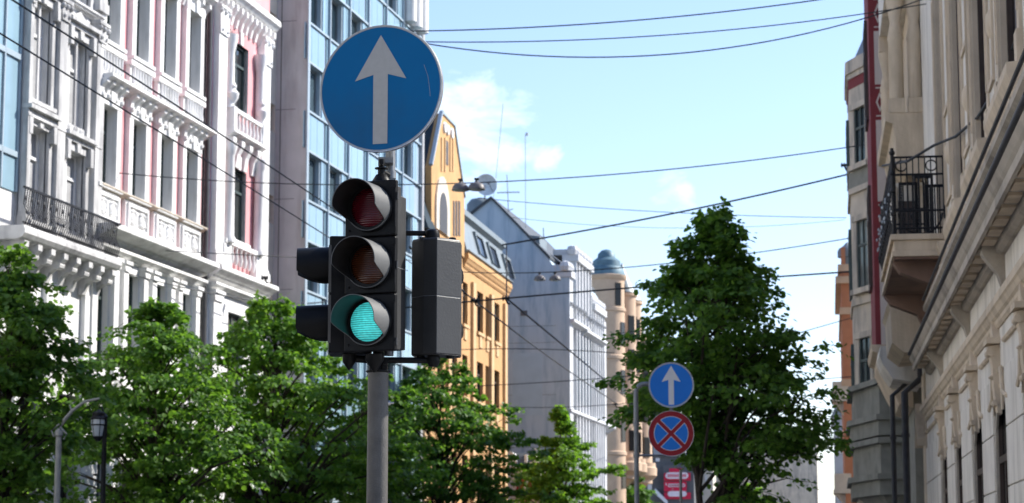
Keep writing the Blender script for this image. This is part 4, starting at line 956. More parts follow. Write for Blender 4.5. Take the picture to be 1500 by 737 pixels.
for z in (8.2,12.2,16.2): window(rr_, 1.2, 2.8, z, z+2.4, y=-o0-0.02, style='cross', fm='wood_dark', gm='glass_dark')

# ================================================================== WORN BEIGE BAY-WINDOW HOUSE
bh = empty('bay_window_house', (1.9,63.5,0), math.pi*-0.5, 'worn beige house with tall angled bay window, behind the red striped house', 'building')
MB().box(-9,7.0,0.0,9,0,15.6).build('wall', M['beige_r'], bh)
bay = [(7.0,0.02),(6.2,-0.45),(4.6,-1.12),(1.6,-1.12),(0.0,0.02)]     # (x back to the camera, y outward negative)
def grow(k): 
    cx_, cy_ = 3.5, -0.2
    return [(cx_+(x-cx_)*(1+k), cy_+(y-cy_)*(1+k*0.9)) for x,y in bay]
zt = at(1262,112,59)[2]
MB().prism_xy(bay, 3.0, zt).build('bay_wall', M['beige_r'], bh)
def ring(z0,z1,k,m,name): return MB().prism_xy(grow(k), z0, z1).build(name, M[m], bh)
ring(zt,zt+0.35,0.10,'beige_r','bay_cornice'); ring(zt-0.14,zt-0.003,0.05,'beige_r','bay_cornice')
def zy(y): return at(1262,y,59)[2]
ring(zy(133),zy(117),0.015,'red_r','red_band')
ring(zy(284),zy(256),0.05,'moss_grey','frieze'); ring(zy(252),zy(246),0.08,'beige_r','string_course')
ring(zy(330)+0.8,zy(330)+0.95,0.08,'beige_r','string_course')
ring(zy(450),zy(440),0.06,'beige_r','string_course')
# windows on the slanted face that looks back down the street, and on the front face
fa, fb = Vector((6.2,-0.45,0)), Vector((4.6,-1.12,0)); fd = (fb-fa).normalized(); ang = math.atan2(-fd.y,-fd.x)
def bwin(y0,y1):
    z0, z1 = zy(y1), zy(y0)
    f = MB(); w_ = 0.36
    for xa in (-w_-0.16,w_): f.box(xa,xa+0.16,-0.10,0.03,z0,z1)
    f.box(-w_-0.2,w_+0.2,-0.14,0.03,z1,z1+0.16); f.box(-w_-0.25,w_+0.25,-0.2,0.03,z0-0.14,z0)
    s_ = f.mesh('window', M['beige_r']); c = (fa+fb)/2
    o = link('window', s_, bh, loc=(c.x,c.y,0)); o.rotation_euler = (0,0,ang)
    g = MB(); g.box(-w_,w_,-0.035,-0.012,z0,z1); link('pane', g.mesh('pane', M['glass']), o)
    g = MB(); g.box(-w_,-w_+0.06,-0.07,-0.036,z0,z1); g.box(w_-0.06,w_,-0.07,-0.036,z0,z1); g.box(-w_+0.06,w_-0.06,-0.07,-0.036,z0+(z1-z0)*0.62,z0+(z1-z0)*0.62+0.07); g.box(-0.03,0.03,-0.065,-0.036,z0,z1)
    link('sash', g.mesh('sash', M['frame_green']), o)
    window(bh, 2.4, 3.8, z0, z1, y=-1.15, style='cross', fm='frame_green')
bwin(168,248); bwin(330,428); bwin(500,590)
m = MB()
tp = grow(-0.12); cxx = sum(p[0] for p in tp)/5; cyy = 0.3
m.prism_xy(tp, zt+0.35, zt+1.1, [(cxx+(x-cxx)*0.8, cyy+(y-cyy)*0.75) for x,y in tp]); m.prism_xy([(cxx+(x-cxx)*0.8, cyy+(y-cyy)*0.75) for x,y in tp], zt+1.1, zt+3.0, [(cxx+(x-cxx)*0.25, cyy+(y-cyy)*0.2) for x,y in tp])
m.build('turret_roof', M['slate'], bh); 
MB().prism_yz([(-0.1,15.6),(4,20),(9,15.6)], -9, 7).build('roof', M['dark_slate'], bh)
for zc,name in ((at(1285,640,56)[2],'low_balcony'),(at(1285,726,56)[2],'low_balcony')):
    m = MB(); pts_ = [(8.3,0.0),(8.3,-0.62),(5.5,-1.27),(1.5,-1.27),(0.5,0.0)]
    m.prism_xy(pts_, zc, zc+0.38); m.prism_xy([(x+0.12 if x > 5 else x,y*1.08) for x,y in pts_], zc+0.38, zc+0.52)
    m.prism_xy([(x-0.12 if x > 5 else x,y*0.94) for x,y in pts_], zc+0.52, zc+1.28); m.prism_xy([(x+0.06 if x > 5 else x,y*1.04) for x,y in pts_], zc+1.28, zc+1.42)
    m.prism_xy([(x-0.6,y*0.5) for x,y in pts_], zc-0.45, zc-0.003, [(x-0.3,y*0.85) for x,y in pts_])
    m.build(name, M['moss_grey'], bh)
MB().box(7.05,8.6,0.05,6,0,12.5).build('side_wall', M['moss_grey'], bh)

# tall plain house in the row beyond, hidden, added to shade the opposite side
th = empty('hidden_shade_house', (2.3,110,0), math.pi*-0.5, 'hidden tall cream house beyond the bay window house, added to cast shadow', 'building')
to_ = [(1.5+3*i,2.8+3*i,z,z+2.2) for i in range(14) for z in (3,7,11,15,19)]
wall(th, [M['cream'], M['cream']], 0.0, 45.0, 0, TALL, to_, 12, 0.3, y=0.1)
for o in to_[::3]: window(th, *o, y=0.3, style='cross')
cornice(th, 0, 45, TALL, 0.5, 0.6, M['cream'], 'eaves_cornice').location.y = 0.1
# ================================================================== TERRACOTTA HOUSE FAR ON THE RIGHT
D0 = 112
tr = empty('terracotta_house', (plan(1241,D0)[0],D0,0), 0, 'narrow terracotta orange house with cupola, beyond the bay window house', 'building')
def tzz(y): return at(1230,y,D0)[2]
MB().box(0,4,0,14,0,tzz(392)).build('wall', M['orange_r'], tr)
for y,o in ((410,0.28),(455,0.1),(560,0.1),(392,0.15)):
    MB().box(-o,4,-o,14,tzz(y)-0.2,tzz(y)+0.15).build('string_course', M['beige'], tr)
for y in (585,720):
    m = MB(); m.box(-0.6,0.3,-0.1,2.5,tzz(y)-0.1,tzz(y)+0.1); m.box(-0.55,0.3,-0.06,2.4,tzz(y)+0.1,tzz(y)+0.9); m.prism_xz([(-0.5,tzz(y)-0.12),(0.0,tzz(y)-0.7),(0.0,tzz(y)-0.12)],0.2,2.2); m.build('balcony', M['cream'], tr)
m = MB(); m.box(0.2,3.6,0.2,5,tzz(392)+0.15,tzz(375)); m.lathe([(0.5,tzz(375)),(0.5,tzz(366)),(0.42,tzz(362)),(0.2,tzz(358)),(0.001,tzz(352))], 16, (0.35,0.6,0)); m.build('cupola', M['slate'], tr, smooth=True)
m = MB(); m.box(0.02,0.24,0.05,0.6,tzz(392)+0.15,tzz(362)); m.build('finial_pier', M['orange_r'], tr)
for k in range(4):
    window(tr, 1.0, 1.9, tzz(470+k*75)-1.5, tzz(470+k*75)+0.4, y=-0.03, style='bar', fm='frame_white', gm='glass_dark')
D1 = 150
g2 = empty('grey_dormer_house', (plan(1226,D1)[0],D1,0), 0, 'sliver of grey house with steep roof beyond the terracotta house', 'building')
zz_ = at(1220,610,D1)[2]
MB().box(0,5,0,14,0,zz_).build('wall', M['far_grey'], g2); MB().prism_xz([(-0.2,zz_),(0.9,at(1225,560,D1)[2]),(5,at(1225,560,D1)[2]),(5,zz_)],-0.2,14).build('roof', M['slate'], g2)
window(g2, 0.3, 0.8, zz_-2.5, zz_-1.0, y=-0.03, style='bar', fm='frame_white', gm='glass_dark')
# ================================================================== TRAFFIC LIGHT IN FRONT
hpx, hpy = plan(551.5, 11.4)
hb = math.atan2(hpy, hpx) - math.pi/2          # local -y looks back at the photographer
HU = Vector((math.cos(hb), math.sin(hb)))
class Hero(Facade): pass
HFc = Facade((hpx,hpy), (hpx+HU.x, hpy+HU.y))
def hx(px, py, y=0.0): return HFc.uz(px, py, -y)
tl = empty('traffic_light', (hpx,hpy,0.13), hb, 'black traffic light showing green on a grey steel pole under the round sign', 'traffic light')
Z0 = 0.13
def hz(py, y=0.0, px=552): return hx(px,py,y)[1]-Z0
ztop = hz(545)
m = MB(); m.lathe([(0.085,0),(0.085,0.25),(0.062,0.3),(0.058,0.32),(0.055,ztop-0.02),(0.055,ztop)], 32, (0,0,0)); m.build('pole', M['pole_paint'], tl, smooth=True)
m = MB(); m.lathe([(0.056,ztop-0.004),(0.066,ztop),(0.066,ztop+0.006),(0.052,ztop+0.01),(0.05,ztop+0.05),(0.058,ztop+0.055),(0.058,ztop+0.075),(0.03,ztop+0.08),(0.03,ztop+0.13)], 28)
for s_ in (-1,1):
    m.box(s_*0.034-0.012,s_*0.034+0.012,-0.062,-0.03,ztop+0.012,ztop+0.07)
    m.lathe([(0.009,-0.075),(0.009,-0.055)], 6, (s_*0.034,0,ztop+0.04), 'y')
m.build('collar', M['black_plastic'], tl, smooth=True)
m = MB(); m.lathe([(0.001,0.05),(0.013,0.052),(0.013,0.066),(0.006,0.068),(0.006,0.085),(0.001,0.086)], 10, (0,0,ztop-0.165), 'x'); m.build('bolt', M['steel_rim'], tl, smooth=True)
# front head: three lights, turned to the left
yaw = R(-25); hw, hd = 0.295, 0.035
cx, cz = hx(541.5, 389, -0.2); cz -= Z0
ht = hz(263,-0.2)-hz(514,-0.2); sec = ht/3
hm = MB()
body = MB(); body.box(-hw/2+0.02,hw/2-0.012,0.037,0.10,-ht/2+0.012,ht/2-0.03)
b0 = ht/2-0.05
body.prism_xy([(-hw/2+0.03,0.1),(hw/2-0.016,0.1),(hw/2-0.022,0.185),(hw/2-0.07,0.21),(-hw/2+0.08,0.21),(-hw/2+0.035,0.185)], -ht/2+0.02, ht/2-0.075)
head = body.build('signal_head', M['body_plastic'], tl, smooth=True, bevel=0.004, loc=(cx,-0.2,cz), rz=yaw)
for k in (-1,0,1):
    d = MB(); zc = k*sec
    # door plate with a round opening ring
    d.box(-hw/2,hw/2,0.0,0.036,zc-sec/2+0.0025,zc+sec/2-0.0025)
    dd = d.build('door', M['black_plastic'], head, bevel=0.007)
    d = MB(); d.lathe([(0.104,-0.012),(0.128,-0.012),(0.131,-0.004),(0.131,0.002)], 40, (0,0,zc+0.004), 'y', cap=False)
    d.lathe([(0.105,-0.012),(0.105,0.001)], 40, (0,0,zc+0.004), 'y', cap=False)
    for s_ in (-1,1):
        d.box(hw/2-0.018,hw/2+0.004,-0.006,-0.0005,zc+s_*(sec/2-0.03)-0.018,zc+s_*(sec/2-0.03)+0.018)
        d.lathe([(0.007,-0.008),(0.007,0.001)], 10, (-hw/2+0.025,0,zc+s_*(sec/2-0.04)), 'y')
    d.build('door_ring', M['black_plastic'], head, smooth=True)
def lens_mat(name, base, em, strength):
    lo = 0.28 if strength else 0.7
    m = bpy.data.materials.new(name); m.use_nodes = True; nt = m.node_tree; N, Lk = nt.nodes, nt.links; b = N['Principled BSDF']
    tc = N.new('ShaderNodeTexCoord'); w = N.new('ShaderNodeTexWave'); w.wave_type = 'BANDS'; w.bands_direction = 'Z'; w.inputs['Scale'].default_value = 27; w.inputs['Distortion'].default_value = 0.6
    Lk.new(tc.outputs['Object'], w.inputs['Vector'])
    mp = N.new('ShaderNodeMapping'); mp.inputs['Scale'].default_value = (60,1,60); v = N.new('ShaderNodeTexVoronoi'); v.inputs['Scale'].default_value = 1.0
    Lk.new(tc.outputs['Object'], mp.inputs['Vector']); Lk.new(mp.outputs['Vector'], v.inputs['Vector'])
    rp = N.new('ShaderNodeValToRGB'); rp.color_ramp.elements[0].color = tuple(c*lo for c in base)+(1,); rp.color_ramp.elements[0].position = 0.12; rp.color_ramp.elements[1].color = tuple(base)+(1,); rp.color_ramp.elements[1].position = 0.5
    Lk.new(w.outputs['Fac'], rp.inputs['Fac']); Lk.new(rp.outputs['Color'], b.inputs['Base Color'])
    b.inputs['Roughness'].default_value = 0.22; b.inputs['Specular IOR Level'].default_value = 0.6
    bp = N.new('ShaderNodeBump'); bp.inputs['Strength'].default_value = 0.5; bp.inputs['Distance'].default_value = 0.004
    Lk.new(w.outputs['Fac'], bp.inputs['Height']); Lk.new(bp.outputs['Normal'], b.inputs['Normal'])
    if strength:
        rp2 = N.new('ShaderNodeValToRGB'); rp2.color_ramp.elements[0].color = tuple(c*0.42 for c in em)+(1,); rp2.color_ramp.elements[0].position = 0.1; rp2.color_ramp.elements[1].color = tuple(em)+(1,); rp2.color_ramp.elements[1].position = 0.45
        mx = N.new('ShaderNodeMixRGB'); mx.blend_type = 'MULTIPLY'; mx.inputs['Fac'].default_value = 0.45
        Lk.new(w.outputs['Fac'], rp2.inputs['Fac']); Lk.new(rp2.outputs['Color'], mx.inputs['Color1']); Lk.new(v.outputs['Distance'], mx.inputs['Color2'])
        Lk.new(mx.outputs['Color'], b.inputs['Emission Color'])
        ln_ = N.new('ShaderNodeVectorMath'); ln_.operation = 'LENGTH'; Lk.new(tc.outputs['Object'], ln_.inputs[0])   # the bulb sits behind the middle of the lens
        mr = N.new('ShaderNodeMapRange'); mr.inputs['From Max'].default_value = 0.105; mr.inputs['To Min'].default_value = strength*1.75; mr.inputs['To Max'].default_value = strength*0.75
        Lk.new(ln_.outputs['Value'], mr.inputs['Value']); Lk.new(mr.outputs['Result'], b.inputs['Emission Strength'])
    return m
L_red = lens_mat('ruby signal glass', (0.10,0.002,0.009), None, 0); L_amb = lens_mat('amber signal glass', (0.075,0.02,0.006), None, 0)
L_grn = lens_mat('lit green signal glass', (0.03,0.3,0.25), (0.05,0.47,0.48), 0.62)
def visor_mesh(r, L, t=0.004, full=1.72, cut=2.2, n=56, drop=0.0):
    # tunnel visor: full length over the top and sides, cut back underneath
    def ln(a):
        a = abs(a)
        if a < full: return L
        if a > cut: return 0.025
        return L + (0.025-L)*((a-full)/(cut-full))
    m = MB(); vs = []; 
    for i in range(n):
        a = -math.pi+2*math.pi*i/n; l = ln(a)
        for rr, y in ((r,0.0),(r*1.015,-l),(r*1.015-t,-l),(r-t,0.0)):
            vs.append((rr*math.sin(a), y, rr*math.cos(a)+drop*y))
    fs = []; mi = []
    for i in range(n):
        j = (i+1)%n
        for k, s_ in ((0,0),(1,0),(2,1)):
            fs.append((i*4+k, j*4+k, j*4+k+1, i*4+k+1)); mi.append(s_)
    m.v = vs; m.f = fs; m.m = mi
    me = m.mesh('visor', [M['visor_outer'], M['visor_inner']], True)
    return me
vis = visor_mesh(0.124, 0.20)
for k, lm, nm in ((1,L_red,'red_lens'),(0,L_amb,'amber_lens'),(-1,L_grn,'green_lens')):
    m = MB(); m.lathe([(0.105,0.0),(0.1045,-0.004),(0.085,-0.018),(0.05,-0.029),(0.0005,-0.033)], 40, (0,0,0), 'y')
    m.build(nm, lm, head, smooth=True, loc=(0,-0.002,k*sec+0.004))
    o = link('visor', vis, head, loc=(0,-0.006,k*sec+0.004))
for zc in (-ht/2+0.05, 0.0, ht/2-0.09):       # hinge knuckles and latch screws on the lit side
    m = MB(); m.tube([(hw/2+0.004,0.012,zc-0.02),(hw/2+0.004,0.012,zc+0.02)], 0.007, 8); m.build('hinge', M['body_plastic'], head, smooth=True)
m = MB(); m.box(hw/2-0.0115,hw/2-0.0105,0.045,0.19,-0.012,-0.009); m.build('seam', M['steel_rim'], head)
m = MB(); m.tube([(-0.02,-0.06,cz-ht/2+0.005),(-0.05,-0.03,cz-ht/2-0.05),(-0.03,-0.02,ztop+0.05),(0.0,-0.045,ztop+0.01)], 0.009, 8); m.build('cable', M['black_plastic'], tl, smooth=True)
# cap fitting on top of the head, upper pole carrying the round sign
ft = cz+ht/2
m = MB(); m.lathe([(0.055,ft-0.02),(0.053,ft+0.008),(0.03,ft+0.045),(0.02,ft+0.05),(0.02,ft+0.075),(0.036,ft+0.078),(0.036,ft+0.084),(0.016,ft+0.086),(0.016,ft+0.13)], 20, (0.008,-0.11,0))
m.tube([(0.008,-0.11,ft+0.065),(0.045,-0.03,ft+0.06)], 0.014, 8); m.lathe([(0.01,-0.03),(0.01,0.03)], 8, (0.008,-0.14,ft+0.1), 'y'); m.build('cap_fitting', M['black_plastic'], tl, smooth=True)
sx, sz = hx(557.5,130,-0.1); sz -= Z0
m = MB(); m.lathe([(0.0255,ztop+0.09),(0.0255,sz+0.27)], 18, (0.056,0.03,0)); m.lathe([(0.032,ft+0.05),(0.032,ft+0.09)], 18, (0.056,0.03,0)); m.build('upper_pole', M['tower_metal'], tl, smooth=True)
m = MB(); m.box(0.03,0.05,-0.02,0.02,ft+0.12,sz+0.14); m.box(-0.01,0.07,-0.075,0.03,ft+0.12,ft+0.15); m.lathe([(0.034,sz-0.15),(0.034,sz-0.1)], 14, (0.056,0.03,0)); m.box(-0.02,0.056,-0.08,0.02,sz-0.14,sz-0.11); m.box(-0.02,0.056,-0.08,0.02,sz+0.11,sz+0.14); m.build('sign_clamp', M['tower_metal'], tl)
# left head with two visors looking left
y1_, y0_ = hz(350,0.0), hz(519,0.0); hh = y1_-y0_
xl, xr = hx(479,430)[0], hx(507,430)[0]
m = MB(); m.box(xl+0.012,xr+0.14,-0.10,0.17,y0_,y1_)
lh = m.build('pedestrian_head', M['black_plastic'], tl, bevel=0.01)
m = MB(); m.box(xl+0.009,xl+0.024,-0.103,-0.0985,y0_+0.05,y0_+hh/2-0.008); m.box(xl+0.009,xl+0.024,-0.103,-0.0985,y0_+hh/2+0.008,y1_-0.05); m.build('seal_strip', M['pole_paint'], lh)
v2 = visor_mesh(0.098, 0.175, full=1.9, cut=2.9, drop=0.06); v2.materials[0] = M['black_plastic']
for k, zc in enumerate((y0_+hh*0.275, y0_+hh*0.775)):
    o = link('visor', v2, lh, loc=(xl+0.012,0.035,zc)); o.rotation_euler = (0,0,R(-90))
    m = MB(); m.lathe([(0.09,0.0),(0.07,-0.012),(0.0005,-0.018)], 28, (0,0,0), 'y'); q = m.build('lens', L_red if k else L_grn, lh, smooth=True, loc=(xl+0.008,0.035,zc)); q.rotation_euler = (0,0,R(-90))
    if k == 0: q.data.materials[0] = lens_mat('unlit green signal glass', (0.01,0.12,0.10), None, 0)
# right head seen from behind
rx = hx(638,436)[0]; rt_, rb_ = hz(350,0,638), hz(521,0,638)
pg = [(-0.128,0.03),(-0.066,-0.045),(0.004,-0.085),(0.134,0.028),(0.145,0.13),(-0.10,0.17)]
m = MB(); mid = (rt_+rb_)/2
ins = [(x*0.975,y*0.97+0.001) for x,y in pg]
m.prism_xy(pg, rb_+0.006, mid-0.0015); m.prism_xy(pg, mid+0.0015, rt_-0.012); m.prism_xy(ins, mid-0.003, mid+0.003)
m.prism_xy(pg, rt_-0.012, rt_, [(x*0.94,y*0.9+0.005) for x,y in pg]); m.prism_xy(ins, rb_, rb_+0.006)
rh = m.build('pedestrian_head', M['body_plastic'], tl, bevel=0.004, loc=(rx,0,0))
for k in (0.27,0.75):
    o = link('visor', v2, rh, loc=(0.025,0.142,rb_+(rt_-rb_)*k)); o.rotation_euler = (0,0,R(180-13.5))
    m = MB(); m.lathe([(0.09,0.0),(0.07,-0.012),(0.0005,-0.018)], 28, (0,0,0), 'y'); q = m.build('lens', L_red if k > 0.5 else L_amb, rh, smooth=True, loc=(0.025,0.14,rb_+(rt_-rb_)*k)); q.rotation_euler = (0,0,R(180-13.5))
m = MB(); m.prism_xy([(x*1.003,y*1.003) for x,y in pg], mid-0.0012, mid+0.0012); m.build('seam', M['tower_metal'], rh)
m = MB()
for x in (-0.07,0.09): m.lathe([(0.02,rt_-0.002),(0.02,rt_+0.012),(0.014,rt_+0.014)], 10, (rx+x,0.04,0))
for x in (-0.08,0.08): m.lathe([(0.025,rb_-0.012),(0.025,rb_+0.002)], 10, (rx+x,0.03,0))
m.build('head_cap', M['black_plastic'], tl)
ba, bt = hz(527.5), hz(341)
m = MB(); ex = rx+0.0
m.tube([(0.03,0.0,ba),(ex-0.03,0.005,ba)], 0.0165, 12); m.lathe([(0.001,ba-0.035),(0.022,ba-0.034),(0.033,ba-0.015),(0.036,ba+0.012),(0.03,ba+0.03)], 16, (ex-0.01,0.0,0))
m.build('lower_arm', M['black_plastic'], tl, smooth=True)
m = MB(); m.tube([(-0.03,0.02,ba+0.002),(-0.17,0.02,ba+0.012)], 0.02, 12); m.lathe([(0.004,ba-0.055),(0.022,ba-0.03),(0.036,ba-0.01),(0.036,ba+0.03)], 14, (-0.155,0.0,0)); m.lathe([(0.006,ba-0.075),(0.02,ba-0.055),(0.05,ba-0.01),(0.05,ba+0.02)], 14, (-0.02,-0.1,0)); m.build('left_arm', M['black_plastic'], tl, smooth=True)
m = MB(); m.tube([(0.06,0.0,bt),(ex-0.0,0.01,bt)], 0.0145, 12); m.lathe([(0.041,rt_),(0.042,bt-0.01),(0.036,bt+0.012),(0.02,bt+0.022),(0.001,bt+0.024)], 20, (ex-0.02,0.0,0)); m.build('upper_arm', M['black_plastic'], tl, smooth=True)

# ------------------------------------------------------------------ round signs
def disc_sign(name, label, loc, rz, r, face, kind):
    m = MB(); n = 72
    m.prism_xz([((r-0.006)*math.cos(2*math.pi*i/n),(r-0.006)*math.sin(2*math.pi*i/n)) for i in range(n)], 0.0, 0.004)
    s_ = m.build(name, face, None, loc=loc, rz=rz); tag(s_, label, 'road sign')
    m = MB(); m.lathe([(r-0.0075,-0.0005),(r-0.0005,-0.0015),(r,0.001),(r,0.022),(r-0.004,0.026),(r-0.014,0.026),(r-0.014,0.006),(0.0005,0.006)], n, (0,0,0), 'y', cap=False); m.build('rim', M['steel_rim'], s_, smooth=True)
    return s_
def arrow(s_, k, m_):
    p = [(0,0.293),(0.146,0.046),(0.041,0.076),(0.041,-0.304),(-0.041,-0.304),(-0.041,0.076),(-0.146,0.046)]
    MB().prism_xz([(x*k,z*k) for x,z in p], -0.0025, -0.0004).build('arrow', m_, s_)
wp = tl.matrix_world
def hero_world(x, y, z):
    c, s_ = math.cos(hb), math.sin(hb); return (hpx+c*x-s_*y, hpy+s_*x+c*y, z+Z0)
sg = disc_sign('ahead_only_sign', 'large round blue sign with grey white arrow on top of the traffic light', hero_world(sx,-0.11,sz), hb+R(-19.5), 0.349, M['sign_blue'], 'arrow')
MB().lathe([(0.337,-0.0012),(0.3405,-0.0012),(0.3405,-0.0003),(0.337,-0.0003),(0.337,-0.0012)], 72, (0,0,0), 'y').build('border', M['sign_white'], sg)
arrow(sg, 1.0, M['sign_white'])
m = MB(); m.tube([(0.245,-0.0008,0.115),(0.268,-0.0008,0.05),(0.279,-0.0008,-0.03),(0.281,-0.0008,-0.06)], 0.0009, 5); m.build('scratch', M['sign_white'], sg)

# second post with two signs
D2 = 31.5; ppx, ppy = plan(933.5, D2)
pb = math.atan2(ppy, ppx)-math.pi/2
sp_ = empty('sign_post', (ppx,ppy,0.13), pb, 'slim grey steel post with bent top arm carrying two round signs', 'sign post')
P2 = Facade((ppx,ppy), (ppx+math.cos(pb), ppy+math.sin(pb)))
def pz(px,py): a, b_ = P2.uz(px,py); return a, b_-0.13
cxs, czs = pz(983,564.5); cx2, cz2 = pz(983,635.5)
zt_ = czs+0.02; rb2 = 0.13
m = MB(); pts = [(0,0,0),(0,0,zt_-rb2)]+[(rb2-rb2*math.cos(a),0,zt_-rb2+rb2*math.sin(a)) for a in [math.pi/2*i/7 for i in range(1,8)]]+[(cxs+0.1,0,zt_)]
m.tube(pts, 0.036, 14); m.build('pole', M['tower_metal'], sp_, smooth=True)
m = MB(); m.box(cxs-0.025,cxs+0.025,-0.05,-0.02,cz2-0.34,czs+0.3); zb2_ = pz(983,667)[1]
m.tube([(0,0,zb2_),(cxs+0.03,0.0,zb2_)], 0.016, 8); m.lathe([(0.046,zb2_-0.03),(0.046,zb2_+0.03)], 14); m.lathe([(0.046,zt_-0.6),(0.046,zt_-0.54)], 14)
m.build('sign_rail', M['tower_metal'], sp_, smooth=True)
def pworld(x,y,z): c, s_ = math.cos(pb), math.sin(pb); return (ppx+c*x-s_*y, ppy+s_*x+c*y, z+0.13)
rs = 0.328
s1 = disc_sign('ahead_only_sign', 'smaller round bright blue sign with white arrow on the bent post', pworld(cxs,-0.078,czs), pb, rs, M['sign_blue2'], 'a')
MB().lathe([(rs-0.022,-0.0012),(rs-0.01,-0.0012),(rs-0.01,-0.0003),(rs-0.022,-0.0003),(rs-0.022,-0.0012)], 64, (0,0,0), 'y').build('border', M['sign_white'], s1)
arrow(s1, 0.94, M['sign_white_clean'])
s2 = disc_sign('no_stopping_sign', 'round red bordered blue sign with red cross, below the small arrow sign', pworld(cx2,-0.078,cz2), pb, rs, M['sign_red'], 'x')
def wedge(rq, gap, a_mid):
    # one quarter of the blue field between the arms of the cross
    u_ = math.asin(gap/rq); n = 16; a0_, a1_ = -math.pi/4+u_, math.pi/4-u_
    p = [(gap*math.sqrt(2),0)]+[(rq*math.cos(a0_+(a1_-a0_)*i/n), rq*math.sin(a0_+(a1_-a0_)*i/n)) for i in range(n+1)]
    c, s_ = math.cos(a_mid), math.sin(a_mid); return [(x*c-z*s_, x*s_+z*c) for x,z in p]
for q in range(4):
    a_ = math.pi/2*q
    MB().prism_xz(wedge(rs*0.755,0.027,a_), -0.0014, -0.0003).build('field_edge', M['sign_white_clean'], s2)
    MB().prism_xz(wedge(rs*0.73,0.0345,a_), -0.0024, -0.00145).build('blue_field', M['sign_blue2'], s2)
# thin pole behind it
tpx, tpy = plan(998.5, 47)
m = MB(); m.lathe([(0.05,0.13),(0.035,0.4),(0.03,at(998,689,47)[2]),(0.001,at(998,688,47)[2])], 12); o = m.build('thin_pole', M['tower_metal'], None, smooth=True, loc=(tpx,tpy,0)); tag(o, 'thin pale steel pole standing in front of the red panels', 'pole')

# ------------------------------------------------------------------ street lamps on the left pavement
lx, ly = plan(80.5, 41)
ls = empty('street_lamp', (lx,ly,0.13), 0, 'pale grey lamp post with curved scrolled bracket arm, among the leaves', 'street lamp')
zc_ = at(80,640,41)[2]-0.13
m = MB(); m.lathe([(0.11,0),(0.11,0.9),(0.065,1.0),(0.058,zc_),(0.08,zc_+0.02),(0.08,zc_+0.1),(0.05,zc_+0.14),(0.03,zc_+0.16),(0.001,zc_+0.17)], 18); m.build('post', M['pale_post'], ls, smooth=True)
m = MB(); m.tube([(0,0,zc_+0.1),(0.1,0,zc_+0.32),(0.25,0,zc_+0.5),(0.5,0,zc_+0.68),(0.8,0,zc_+0.74)], [0.04,0.04,0.035,0.03,0.02], 8)
m.tube([(0.02,0,zc_+0.2),(0.16,0,zc_+0.05),(0.1,0,zc_-0.05)], 0.018, 6); m.tube([(0,0,zc_+0.25),(-0.15,0,zc_+0.12),(-0.1,0,zc_+0.0)], 0.018, 6); m.tube([(0.25,0,zc_+0.5),(0.2,0,zc_+0.62),(0.28,0,zc_+0.66)], 0.016, 6)
m.build('bracket_arm', M['pale_post'], ls, smooth=True)
lx, ly = plan(148, 42)
ln_ = empty('lantern', (lx,ly,0.13), 0, 'old glass lantern hanging beside a slim black post in front of the trees', 'street lamp')
zt1_ = at(148,612,42)[2]-0.13; zl = at(138,624,42)[2]-0.13; lo = (138-148)/3200*42
m = MB(); m.lathe([(0.1,0),(0.1,0.7),(0.06,0.8),(0.045,zt1_),(0.06,zt1_+0.02),(0.001,zt1_+0.1)], 14); m.tube([(0,0,zt1_-0.05),(lo*0.5,0,zt1_+0.22),(lo,0,zt1_+0.2)], 0.015, 6); m.build('post', M['iron'], ln_, smooth=True)
m = MB(); m.lathe([(0.10,zl-0.22),(0.125,zl-0.12),(0.15,zl+0.04),(0.145,zl+0.12),(0.11,zl+0.14)], 16, (lo,0,0)); g = m.build('lamp_glass', M['lamp_glass'], ln_, smooth=True)
m = MB(); m.lathe([(0.165,zl+0.135),(0.165,zl+0.15),(0.12,zl+0.2),(0.13,zl+0.22),(0.13,zl+0.26),(0.05,zl+0.3),(0.001,zl+0.34)], 16, (lo,0,0)); m.lathe([(0.05,zl-0.3),(0.105,zl-0.22),(0.105,zl-0.2)], 12, (lo,0,0))
for q in range(6): a = q*math.pi/3; m.tube([(lo+0.103*math.cos(a),0.103*math.sin(a),zl-0.22),(lo+0.155*math.cos(a),0.155*math.sin(a),zl+0.05),(lo+0.15*math.cos(a),0.15*math.sin(a),zl+0.14)], 0.008, 5)
m.lathe([(0.153,zl-0.0),(0.155,zl+0.015),(0.153,zl+0.03)], 16, (lo,0,0))
m.build('lantern_frame', M['iron'], g, smooth=True)

# ------------------------------------------------------------------ overhead wires and hanging lamps
def curve3(p0, p1, p2, n=28):
    # parabola through three surveyed points
    v0, v1, v2 = Vector(p0), Vector(p1), Vector(p2); t1 = (v1-v0).length/((v1-v0).length+(v2-v1).length); out = []
    for i in range(n+1):
        t = i/n; out.append(v0*((t-t1)*(t-1)/(t1)) + v1*(t*(t-1)/((t1)*(t1-1))) + v2*(t*(t-t1)/(1-t1)))
    return out
def wire(label, pts, r, group='overhead wires across the street'):
    o = MB().tube(curve3(*[at(*p) for p in pts]), r, 6).build('overhead_wire', M['wire'], None, smooth=True); tag(o, label, 'wire', group); return o
wire('topmost thin wire, rising away from the round sign across the sky', ((560,46,44),(760,41,44),(1380,-30,46)), 0.014)
wire('second highest wire, nearly straight across the upper sky', ((560,60,40),(860,58,40),(1400,-2,42)), 0.011)
wire('sagging wire dipping below the second highest wire', ((560,52,41),(870,84,41),(1380,-12,43)), 0.013)
wire('long wire carrying the near pair of hanging lamps', ((160,252,60.2),(690,268,58),(1330,202,58)), 0.016)
wire('slanting wire rising from the iron hanger to the red striped house', ((735,359,66),(960,318,66),(1292,243,66)), 0.028)
wire('faint wire just under the near hanging lamps', ((700,290,95),(960,310,95),(1240,319,95)), 0.016)
wire('faintest thin wire low in the open sky', ((745,318,110),(980,334,110),(1238,322,110)), 0.012)
